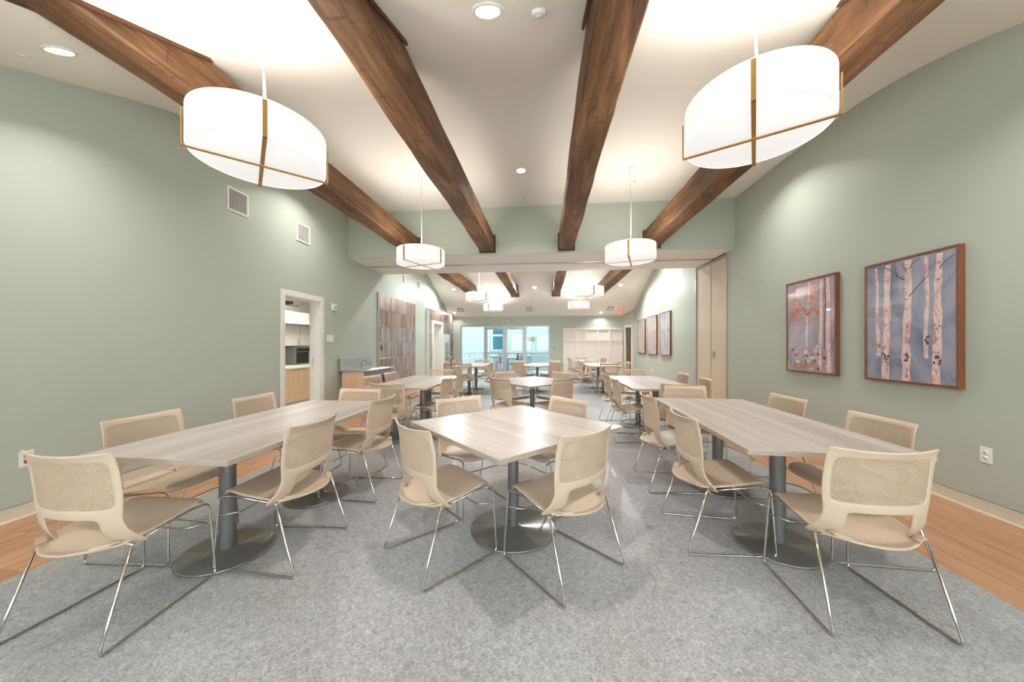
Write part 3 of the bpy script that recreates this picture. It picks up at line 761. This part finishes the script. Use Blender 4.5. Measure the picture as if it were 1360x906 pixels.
# ------------------------------------------------------------------ pendants
def pendant(x, y, zb, ang, label, cordbend=.01, first=None):
    zc = ceil_z(y); t = thing('drum_pendant', label, 'pendant light', (x, y, zb), ang, 'white drum pendants with brass straps')
    Rd, hh = .362, .218; z0 = .018
    b = BM(); lathe(b, [(Rd, z0), (Rd, z0+hh), (Rd-.004, z0+hh), (Rd-.004, z0), (Rd, z0)], seg=64); obj('shade', b, 'shade', t)
    b = BM(); lathe(b, [(0, z0+.004), (Rd-.006, z0+.004), (Rd-.006, z0+.008), (0, z0+.008)], seg=64); obj('diffuser', b, 'diffuser', t)
    for k in range(2):
        b = BM(); Rf = Rd+.010; bw = .011
        box(b, (-Rf-.006, -bw, k*.006), (Rf+.006, bw, .006+k*.006)); 
        for s in (-1, 1): a, c = sorted((s*Rf-.006*0, s*(Rf+.006))); box(b, (a, -bw, .006), (c, bw, hh-.0))
        o = obj('brass_strap', b, 'brass', t); o.rotation_euler = (0, 0, k*PI/2)
    b = BM()
    for k in range(3):
        a = k*2*PI/3; tube(b, [(0, 0, z0+hh-.02), ((Rd-.004)*math.cos(a), (Rd-.004)*math.sin(a), z0+hh-.02)], .004, 6)
    tube(b, [(0, 0, z0+hh-.06), (0, 0, z0+hh+.02)], .018, 10); obj('spider', b, 'cord', t)
    top = zc - zb; sl = .4 if y < 3.6 else (-.43 if y > 10.4 else 0)
    b = BM(); lathe(b, [(0, -.02), (.05, -.02), (.062, -.014), (.062, .012), (0, .012)], seg=28); o = obj('canopy', b, 'white', t, (0, 0, top-.004))
    if sl: o.rotation_mode = 'QUATERNION'; o.rotation_quaternion = (Matrix.Rotation(-ang, 3, 'Z') @ Matrix.Rotation(math.atan(sl), 3, 'X')).to_quaternion()
    b = BM(); pts = []; zz0, zz1 = z0+hh, top-.02
    for k in range(13):
        s = k/12; pts.append((cordbend*math.sin(PI*s)*(1-s)*3, 0, zz0+(zz1-zz0)*s))
    tube(b, pts, .0045, 6); tube(b, [(.006, .006, zz0), (.006, .006, zz1)], .002, 5); obj('cord', b, 'cord', t)
    l = bpy.data.lights.new('pendant_lamp', 'AREA'); l.shape = 'DISK'; l.size = .64; l.energy = PENDANT_UP_W * (1.1 if y > YH1 else 1); l.color = WARM
    lo = bpy.data.objects.new('pendant_lamp', l); C.objects.link(lo); lo.parent = t; lo.location = (0, .0, z0+hh-.03); lo.rotation_euler = (PI, 0, 0)
P = [(-1.81, 2.01, 2.445, 44, 'large white drum pendant over the left front table, nearest on the left'),
     (1.22, 2.12, 2.505, -30, 'large white drum pendant over the right front table, nearest on the right'),
     (-1.92, 5.1, 2.53, -19, 'white drum pendant before the header on the left, beyond the left beam'),
     (1.26, 5.2, 2.54, -17, 'white drum pendant before the header on the right, near the rightmost beam'),
     (-1.88, 9.5, 2.53, 45, 'small drum pendant beyond the header on the left, nearer of two'),
     (-1.89, 12.3, 2.535, 70, 'small drum pendant beyond the header on the left, farther of two'),
     (1.12, 8.78, 2.53, 10, 'small drum pendant beyond the header on the right, nearer of two'),
     (1.15, 11.8, 2.535, 45, 'small drum pendant beyond the header on the right, farther of two')]
for x, y, z, a, lb in P: pendant(x, y, z, R(a), lb)

# ------------------------------------------------------------------ ceiling fittings
def slope_rot(y): return math.atan(.4) if y < 3.6 else (-math.atan(.43) if y > 10.4 else 0)
def downlight(x, y, r, label, power=None):
    t = thing('downlight', label, 'ceiling light', (x, y, ceil_z(y)), 0, 'recessed downlights'); t.rotation_euler = (slope_rot(y), 0, 0)
    b = BM(); lathe(b, [(r, 0), (r, -.006), (r*.80, -.010), (r*.74, -.004), (r*.74, 0)], seg=32); obj('trim_ring', b, 'white', t)
    b = BM(); lathe(b, [(0, -.002), (r*.76, -.002), (r*.76, -.001), (0, -.001)], seg=32); obj('lens', b, 'lens', t)
    lamp_area('downlight_lamp', (0, 0, -.004), r*1.4, power or (DOWNLIGHT_W * (3.6 if y > YH1 else 0.4 if y < 0 else 1.3)), DAY if y > YH1 else NEUT, t, spread=R(150 if y > YH1 else 125))
downlight(-.34, 1.99, .095, 'large round downlight between the two middle beams near the camera')
downlight(-3.25, 1.97, .085, 'round downlight on the left slope outside the leftmost beam', 9.5)
downlight(2.62, 1.97, .085, 'round downlight on the right slope outside the rightmost beam', 9.5)
downlight(-.36, 5.1, .085, 'small downlight between the middle beams before the header')
downlight(-3.3, 4.9, .085, 'downlight close to the left wall above the kitchen door')
downlight(2.7, 4.9, .085, 'downlight close to the right wall before the partition pocket')
downlight(-3.26, 11.88, .08, 'far downlight on the slope at left beyond the header')
downlight(-.37, 11.86, .08, 'far downlight on the slope between the middle beams')
downlight(2.54, 11.79, .08, 'far downlight on the slope at right beyond the header')
downlight(-.37, 9.0, .08, 'downlight on the flat ceiling just beyond the header')
downlight(-2.6, 9.0, .08, 'downlight beyond the header close to the near tiled panel')
downlight(2.6, 9.6, .08, 'downlight beyond the header close to the three pictures')
downlight(-3.67, 13.5, .06, 'tiny downlight at the far left corner above the tiles', 9)
downlight(2.18, 13.55, .06, 'tiny downlight above the white panelling', 12)
for x, nm in ((-2.6, 'left'), (-.4, 'middle'), (1.8, 'right')): downlight(x, -.9, .085, '%s added fill downlight of three, unseen, in the low ceiling behind the camera' % nm)  # unseen fittings added behind the camera as extra fill
def disc(x, y, r, h, nm, label, cat, m2='white'):
    t = thing(nm, label, cat, (x, y, ceil_z(y)), 0); t.rotation_euler = (slope_rot(y), 0, 0)
    b = BM(); lathe(b, [(r, 0), (r, -h*.6), (r*.85, -h), (0, -h)], seg=28); obj('body', b, 'white', t)
    b = BM(); lathe(b, [(r*.35, -h), (r*.35, -h-.004), (0, -h-.004)], seg=20); obj('cap', b, m2, t)
disc(-.036, 2.05, .045, .022, 'smoke_detector', 'white smoke detector beside the large middle downlight', 'detector')
disc(-3.57, 1.99, .045, .004, 'sprinkler_cover', 'flat white sprinkler cover left of the left slope downlight', 'sprinkler')
disc(-2.04, 2.0, .035, .006, 'sprinkler_cover', 'white sprinkler cover left of the nearest left pendant', 'sprinkler')
disc(-.36, 6.06, .035, .012, 'ceiling_sprinkler', 'small sprinkler between the middle beams just before the header', 'sprinkler', 'chrome')
disc(1.43, 5.6, .035, .012, 'ceiling_sprinkler', 'small sprinkler near the right pendant cord before the header', 'sprinkler', 'chrome')
disc(-1.85, 11.85, .035, .012, 'ceiling_sprinkler', 'tiny sprinkler on the far slope at left', 'sprinkler', 'chrome')
disc(1.13, 11.78, .035, .012, 'ceiling_sprinkler', 'tiny sprinkler on the far slope at right', 'sprinkler', 'chrome')

# ------------------------------------------------------------------ tables
def long_table(x, y0, y1, wd, label, cols, off=(0, 0), z=.74, rz=0):
    yc = (y0+y1)/2; t = thing('dining_table', label, 'table', (x, yc, 0), rz); Lh = (y1-y0)/2
    b = BM(); box(b, (-wd/2, -Lh, z-.029), (wd/2, Lh, z), .0025, seg=2); 
    for f in b.faces:
        f.normal_update()
        if abs(f.normal.z) < .3: f.material_index = 1
    obj('tabletop', b, ['laminate', 'edge'], t)
    for cx, cy in cols:
        lx, ly = cx-x, cy-yc
        b = BM(); lathe(b, [(.044, .02), (.044, z-.03)], (lx, ly, 0), 28); obj('column', b, 'column', t)
        b = BM(); lathe(b, [(0, .0), (.245, 0), (.25, .004), (.25, .010), (.244, .014), (.06, .020), (.05, .03), (0, .03)], (lx, ly, 0), 56); obj('base_disc', b, 'disc', t)
        b = BM(); box(b, (lx-.16, ly-.04, z-.04), (lx+.16, ly+.04, z-.0292), .002); box(b, (lx-.04, ly-.16, z-.04), (lx+.04, ly+.16, z-.0292), .002); obj('mounting_plate', b, 'column', t)
    return t
def diamond_table(x, y, side, label, z=.74):
    t = thing('dining_table', label, 'table', (x, y, 0), R(45)); h = side/2
    b = BM(); box(b, (-h, -h, z-.029), (h, h, z), .0025, seg=2)
    for f in b.faces:
        f.normal_update()
        if abs(f.normal.z) < .3: f.material_index = 1
    obj('tabletop', b, ['laminate', 'edge'], t)
    b = BM(); lathe(b, [(.038, .02), (.038, z-.03)], (0, 0, 0), 28); obj('column', b, 'column', t)
    b = BM(); lathe(b, [(0, 0), (.295, 0), (.3, .004), (.3, .010), (.294, .014), (.06, .020), (.05, .03), (0, .03)], (0, 0, 0), 56); obj('base_disc', b, 'disc', t)
    b = BM(); box(b, (-.2, -.04, z-.04), (.2, .04, z-.0292), .002); box(b, (-.04, -.2, z-.04), (.04, .2, z-.0292), .002); obj('mounting_plate', b, 'column', t)
long_table(-1.94, 1.49, 3.22, .83, 'long pale wood table at the front left', [(-1.99, 1.95), (-1.97, 2.76)])
long_table(1.55, 1.91, 3.71, .88, 'long pale wood table at the front right', [(1.52, 2.36), (1.56, 3.28)], rz=R(-2))
diamond_table(-.225, 2.39, 1.07, 'square pale wood table turned diagonally at the front centre')
long_table(-1.95, 4.25, 6.0, .87, 'long pale wood table second in the left row, before the sink counter', [(-2.12, 4.66), (-1.72, 4.66), (-1.95, 5.55)])
diamond_table(-.2, 5.3, 1.07, 'square pale wood table turned diagonally, second in the centre row')
long_table(1.55, 4.45, 6.3, .87, 'long pale wood table second in the right row, before the partition', [(1.55, 4.95), (1.55, 5.85)])
long_table(-2.02, 8.6, 10.35, .84, 'long pale table at the far left beyond the header', [(-2.03, 8.95), (-2.03, 9.84)])
diamond_table(-.22, 9.55, 1.07, 'square pale table turned diagonally, farthest in the centre row')
long_table(1.58, 9.0, 10.8, .87, 'long pale table in the right row just beyond the header', [(1.58, 9.45), (1.58, 10.35)])
long_table(1.45, 11.5, 13.1, .87, 'farthest long pale table in front of the white panelling', [(1.45, 11.9), (1.45, 12.7)])

# ------------------------------------------------------------------ chair
def bake(bm, mods, mats, name):
    o = obj(name + '_tmp', bm, mats)
    for typ, kw in mods:
        md = o.modifiers.new(typ, typ)
        for k, v in kw.items(): setattr(md, k, v)
    dg = bpy.context.evaluated_depsgraph_get(); dg.update()
    me = bpy.data.meshes.new_from_object(o.evaluated_get(dg)); me.name = name
    bpy.data.objects.remove(o)
    for p in me.polygons: p.use_smooth = True
    return me
# backrest rows: z, y, half width
ROWS = [(.824, -.254, .228), (.811, -.241, .228), (.787, -.232, .229), (.735, -.222, .231), (.672, -.214, .233), (.61, -.209, .231), (.575, -.207, .228), (.548, -.206, .224), (.528, -.205, .222), (.505, -.203, .223), (.475, -.198, .228), (.445, -.19, .236), (.415, -.178, .244), (.385, -.162, .248)]
COLS = [-1, -.86, -.60, -.36, -.14, .14, .36, .60, .86, 1]
WRAP = [.048]*9 + [.050, .055, .065, .08, .095]
def back_at(x, z):
    """centre surface y for given x,z"""
    for (z1, y1, w1), (z0, y0, w0) in zip(ROWS, ROWS[1:]):
        if z <= z1 and z >= z0:
            s = (z-z0)/(z1-z0); u = x/(w0+(w1-w0)*s); return y0+(y1-y0)*s + .048*u*u
    return ROWS[0][1]
b = BM(); grid = []
for i, (z, y, wv) in enumerate(ROWS):
    row = []
    for u in COLS:
        zz = z + (.012*u*u if i < 2 else 0)
        wx = u*wv
        yy = y + WRAP[i]*u*u
        row.append(b.verts.new((wx, yy, zz)))
    grid.append(row)
for i in range(len(ROWS)-1):
    for j in range(len(COLS)-1):
        u = (COLS[j]+COLS[j+1])/2
        if 2 <= i <= 5 and abs(u) < .86: continue       # perforated opening
        if i >= 8 and abs(u) < .60: continue            # gap above the seat
        b.faces.new((grid[i][j], grid[i][j+1], grid[i+1][j+1], grid[i+1][j]))
for v in [v for v in b.verts if not v.link_faces]: b.verts.remove(v)
back_me = bake(b, [('SOLIDIFY', dict(thickness=.013, offset=0)), ('SUBSURF', dict(levels=2, render_levels=2))], 'plastic', 'backrest')
# perforated panel: staggered diamond holes cut through a thin curved sheet
b = BM(); pxx, pzz = .0135, .0135; ok = .73
nx = int(.206/pxx*2)+2; nz = int(.26/pzz)+1
def bp(x, z, d): return (x, back_at(x, z) + d, z)
for sgn in (0, 1):
    for i in range(-nx//2, nx//2+1):
        for j in range(nz):
            cx = (i + .5*sgn)*pxx; cz = .568 + (j + .5*sgn)*pzz
            if abs(cx) > .203 or cz > .795 or cz < .57: continue
            out = [(cx+pxx/2, cz), (cx, cz+pzz/2), (cx-pxx/2, cz), (cx, cz-pzz/2)]; inn = [(cx+(p[0]-cx)*ok, cz+(p[1]-cz)*ok) for p in out]
            V = [[b.verts.new(bp(x, z, d)) for x, z in s] for s in (out, inn) for d in (-.0022, .0022)]
            o0, o1, i0, i1 = V
            for k in range(4):
                k2 = (k+1) % 4
                b.faces.new((o0[k], o0[k2], i0[k2], i0[k])); b.faces.new((o1[k2], o1[k], i1[k], i1[k2])); b.faces.new((i0[k], i0[k2], i1[k2], i1[k]))
me = bpy.data.meshes.new('perforated_panel'); b.to_mesh(me); b.free(); me.materials.append(M['plastic']); perf_me = me
# seat shell
b = BM(); nu, nv = 12, 14; gs = []
for j in range(nv+1):
    v = -1 + 2*j/nv; row = []
    for i in range(nu+1):
        u = -1 + 2*i/nu
        Wd = .205 + .024*(1-v*v) if v > 0 else .17 + .059*(1-v*v)**.6
        x = Wd*u; y = (.255*v - .03*v**4*u**4) if v > 0 else (.262*v + .085*v*v*u*u)
        z = .437 + .014*math.exp(-((v-.72)/.3)**2) - (.03*max(0, v-.86)/.14 if v > .86 else 0) - .012*(1-u*u)*math.exp(-((v+.25)/.5)**2) + (.006*abs(u)**4) + (.010*max(0, -v-.8)/.2) - .034*min(1, max(0, (.35-v)/1.1))
        row.append(b.verts.new((x, y, z)))
    gs.append(row)
for j in range(nv):
    for i in range(nu): b.faces.new((gs[j][i], gs[j][i+1], gs[j+1][i+1], gs[j+1][i]))
seat_me = bake(b, [('SOLIDIFY', dict(thickness=.013, offset=-1)), ('SUBSURF', dict(levels=1, render_levels=1))], 'plastic', 'seat')
def side_frame(s):
    b = BM()
    pts = [(s*.240, -.14, .398), (s*.256, -.268, .0065), (s*.228, .262, .0065), (s*.212, .238, .412), (s*.19, .17, .412), (s*.19, -.1, .378)]
    tube(b, fillet(pts, .03, 4), .0058, 8)
    tube(b, fillet([(s*.240, -.14, .398), (s*.22, -.125, .386), (s*.19, -.1, .378)], .01, 2), .0058, 8)
    return mesh('sled_frame', b, 'chrome')
fl_me, fr_me = side_frame(-1), side_frame(1)
b = BM(); tube(b, fillet([(-.2165, .248, .305), (-.15, .165, .30), (.15, .165, .30), (.2165, .248, .305)], .03, 4), .0045, 8)
st_me = mesh('stretcher', b, 'chrome')
b = BM(); tube(b, [(-.19, -.1, .378), (.19, -.1, .378)], .0055, 8); cb_me = mesh('crossbar', b, 'chrome')
gb = BM(); box(gb, (-.008, -.022, 0), (.008, .022, .006), .002); gl_me = mesh('glide', gb, 'dark')
tabm = {}
for s in (-1, 1):
    b = BM(); x = s*.15
    vs = [(-.015, -.215, .425), (.04, -.185, .432), (.045, -.15, .428), (.0, -.17, .422)]
    top = [b.verts.new((x + s*p[0], p[1], p[2]-.004)) for p in vs]; bot = [b.verts.new((x + s*p[0], p[1], p[2]-.014)) for p in vs]
    b.faces.new(top); b.faces.new(bot[::-1])
    for k in range(4): b.faces.new((top[k], bot[k], bot[(k+1) % 4], top[(k+1) % 4]))
    tabm[s] = mesh('arm_bracket', b, 'plastic')
TB = dict(L1='front left table', C1='front centre diagonal table', R1='front right table', L2='second left-row table', C2='second centre diagonal table', R2='second right-row table',
 L3='far left table beyond the header', C3='farthest diagonal table', R3='far right table beyond the header', R4='rearmost table by the white panelling')
CH = [ # table, x, y, facing degrees, place phrase
 ('L1', -2.09, 1.49, 90, 'near end'),
 ('L1', -2.46, 2.01, 0, 'wall side, nearer'),
 ('L1', -2.46, 2.87, 0, 'wall side, farther'),
 ('L1', -1.65, 2.01, 180, 'aisle side, nearer'),
 ('L1', -1.64, 2.91, 180, 'aisle side, farther'),
 ('L1', -1.95, 3.22, -90, 'far end'),
 ('C1', -.648, 2.078, 47, 'near left side'),
 ('C1', .094, 2.046, 135, 'near right side'),
 ('C1', -.62, 2.80, -46, 'far left side'),
 ('C1', .05, 2.84, -139, 'far right side'),
 ('R1', 1.525, 1.893, 90, 'near end'),
 ('R1', 1.145, 2.44, -1, 'aisle side, nearer'),
 ('R1', 1.165, 3.32, 0, 'aisle side, farther'),
 ('R1', 1.96, 2.42, 180, 'wall side, nearer'),
 ('R1', 1.99, 3.30, 181, 'wall side, farther'),
 ('R1', 1.58, 3.82, -90, 'far end'),
 ('L2', -1.93, 4.16, 90, 'near end'),
 ('L2', -2.42, 4.92, -4, 'sink counter side, nearer'),
 ('L2', -2.43, 5.55, 0, 'sink counter side, farther'),
 ('L2', -1.60, 4.75, 180, 'aisle side, nearer'),
 ('L2', -1.58, 5.5, 178, 'aisle side, farther'),
 ('L2', -1.98, 6.15, -90, 'far end'),
 ('C2', -.52, 4.92, 48, 'near left side'),
 ('C2', .13, 5.0, 135, 'near right side'),
 ('C2', -.56, 5.68, -46, 'far left side'),
 ('C2', .15, 5.72, -135, 'far right side'),
 ('R2', 1.62, 4.47, 90, 'near end'),
 ('R2', 1.17, 4.86, 0, 'aisle side, nearer'),
 ('R2', 1.19, 5.70, 2, 'aisle side, farther'),
 ('R2', 2.04, 5.0, 176, 'wall side, nearer'),
 ('R2', 2.08, 5.85, 180, 'wall side, farther'),
 ('R2', 1.66, 6.52, -90, 'far end'),
 ('L3', -2.05, 8.5, 90, 'near end'),
 ('L3', -2.48, 9.05, 0, 'wall side, nearer'),
 ('L3', -2.5, 9.85, 4, 'wall side, farther'),
 ('L3', -1.62, 9.0, 178, 'aisle side, nearer'),
 ('L3', -1.6, 9.8, 180, 'aisle side, farther'),
 ('L3', -1.98, 10.5, -90, 'far end'),
 ('C3', -.6, 9.2, 47, 'near left side'),
 ('C3', .14, 9.2, 135, 'near right side'),
 ('C3', -.58, 9.92, -45, 'far left side'),
 ('C3', .14, 9.92, -135, 'far right side'),
 ('R3', 1.62, 9.02, 90, 'near end'),
 ('R3', 1.18, 9.5, 0, 'aisle side, nearer'),
 ('R3', 1.2, 10.3, 3, 'aisle side, farther'),
 ('R3', 2.07, 9.55, 180, 'wall side, nearer'),
 ('R3', 2.02, 10.4, 178, 'wall side, farther'),
 ('R3', 1.5, 10.97, -90, 'far end'),
 ('R4', 1.08, 11.9, 0, 'aisle side, nearer'),
 ('R4', 1.06, 12.7, 4, 'aisle side, farther'),
 ('R4', 1.86, 11.95, 180, 'wall side, nearer'),
 ('R4', 1.88, 12.65, 178, 'wall side, farther'),
 ('R4', 1.4, 13.2, -90, 'far end'),
]
proto = None
for tb, x, y, a, ph in CH:
    lb = 'beige chair at the %s, %s' % (TB[tb], ph); grp = 'beige wire-frame chairs around the %s' % TB[tb]
    rz = R(a - 90)
    if proto is None:
        proto = thing('dining_chair', lb, 'chair', (x, y, 0), rz, grp)
        link('seat', seat_me, proto); bk = link('backrest', back_me, proto); link('perforated_panel', perf_me, bk)
        link('sled_frame', fl_me, proto); link('sled_frame', fr_me, proto); link('stretcher', st_me, proto); link('crossbar', cb_me, proto)
        for s in (-1, 1): link('arm_bracket', tabm[s], proto)
    else: dup(proto, (x, y, 0), rz, lb, grp)

# ------------------------------------------------------------------ outside the far glazing
b = BM(); box(b, (-9, YF+.16, -.2), (7, 24, -.02)); struct('patio_floor', b, 'patio_floor')
t = thing('white_building', 'white sided building across the patio beyond the glass doors', 'building', (0, 19.5, 0))
b = BM(); box(b, (-9, 0, 0), (7, .2, 4.6)); obj('wall', b, 'siding', t)
for k in range(54):
    b = BM() if k == 0 else None
    if k == 0:
        box(b, (-.01, -.015, 0), (.01, 0, 4.6)); bat = obj('batten', b, 'siding', t, (-8.9, 0, 0))
    else: o = bat.copy(); C.objects.link(o); o.location.x = -8.9 + k*.3
for x0, x1 in ((-3.02, -2.45), (.28, .85)):
    b = BM(); box(b, (x0-.08, -.04, .95), (x1+.08, -.015, 2.75), .004); f = obj('window', b, 'whitemetal', t)
    for z0, z1 in ((1.03, 1.8), (1.9, 2.67)):
        b = BM(); box(b, (x0, -.05, z0), (x1, -.04, z1)); obj('pane', b, 'teal', f)
tag(simple('tan_sign', 'sign', ((-1.0, 19.42, 1.55), (-.62, 19.46, 1.75))), 'small tan sign on the white building behind the glass', 'sign')
t = thing('patio_railing', 'grey metal railing across the patio behind the glass doors', 'railing', (0, 17.6, 0))
b = BM(); box(b, (-5, -.03, .82), (3, .03, .9), .004); obj('top_rail', b, 'column', t)
b = BM(); box(b, (-5, -.2, 0), (3, -.0, .62), .004); obj('low_wall', b, 'siding', t)
for k in range(9):
    b = BM(); box(b, (-5+k, -.025, 0), (-4.95+k, .025, .82)); obj('post', b, 'column', t)
for k, (x, y, m) in enumerate(((-2.2, 15.9, 'navy'), (-.9, 16.2, 'navy'))):
    t = thing('patio_table', ['dark patio table behind the left glass door leaf', 'dark patio table behind the right glass door leaf'][k], 'table', (x, y, 0))
    b = BM(); lathe(b, [(0, .70), (.42, .70), (.42, .73), (0, .73)], seg=24); obj('tabletop', b, m, t)
    for q in range(4):
        a = q*PI/2+.5; b = BM(); tube(b, [(.3*math.cos(a), .3*math.sin(a), 0), (.22*math.cos(a), .22*math.sin(a), .70)], .014, 6); obj('leg', b, m, t)
def patio_chair(x, y, rz, m, label):
    t = thing('patio_chair', label, 'chair', (x, y, 0), rz)
    b = BM(); box(b, (-.22, -.22, .42), (.22, .22, .445), .004); obj('seat', b, m, t)
    b = BM(); tube(b, fillet([(-.22, -.22, 0), (-.22, -.24, .85), (0, -.26, .92), (.22, -.24, .85), (.22, -.22, 0)], .08), .013, 6)
    tube(b, fillet([(-.22, .22, 0), (-.22, .22, .65), (-.22, -.24, .66)], .05), .012, 6); tube(b, fillet([(.22, .22, 0), (.22, .22, .65), (.22, -.24, .66)], .05), .012, 6); obj('frame', b, m, t)
    for k in range(4):
        b = BM(); box(b, (-.15+k*.09, -.25, .445), (-.12+k*.09, -.235, .87)); obj('slat', b, m, t)
patio_chair(-3.2, 15.3, R(150), 'whitemetal', 'white slatted patio chair behind the left glass sidelight')
patio_chair(-1.5, 15.6, R(100), 'navy', 'navy slatted patio chair between the two patio tables')
patio_chair(-1.2, 16.9, R(180), 'navy', 'navy slatted patio chair behind the right patio table')
patio_chair(-2.2, 16.7, R(170), 'navy', 'navy slatted patio chair behind the left patio table')
t = thing('patio_bench', 'white patio bench behind the right glass sidelight', 'bench', (-.2, 15.6, 0))
b = BM(); box(b, (-.45, -.2, .42), (.45, .2, .46), .004); obj('seat', b, 'whitemetal', t)
b = BM(); box(b, (-.45, .18, .55), (.45, .21, .85), .004); obj('backrest', b, 'whitemetal', t)
for sx in (-.42, .42):
    b = BM(); box(b, (sx-.02, -.18, 0), (sx+.02, -.14, .42)); box(b, (sx-.02, .17, 0), (sx+.02, .21, .6)); obj('leg', b, 'whitemetal', t)
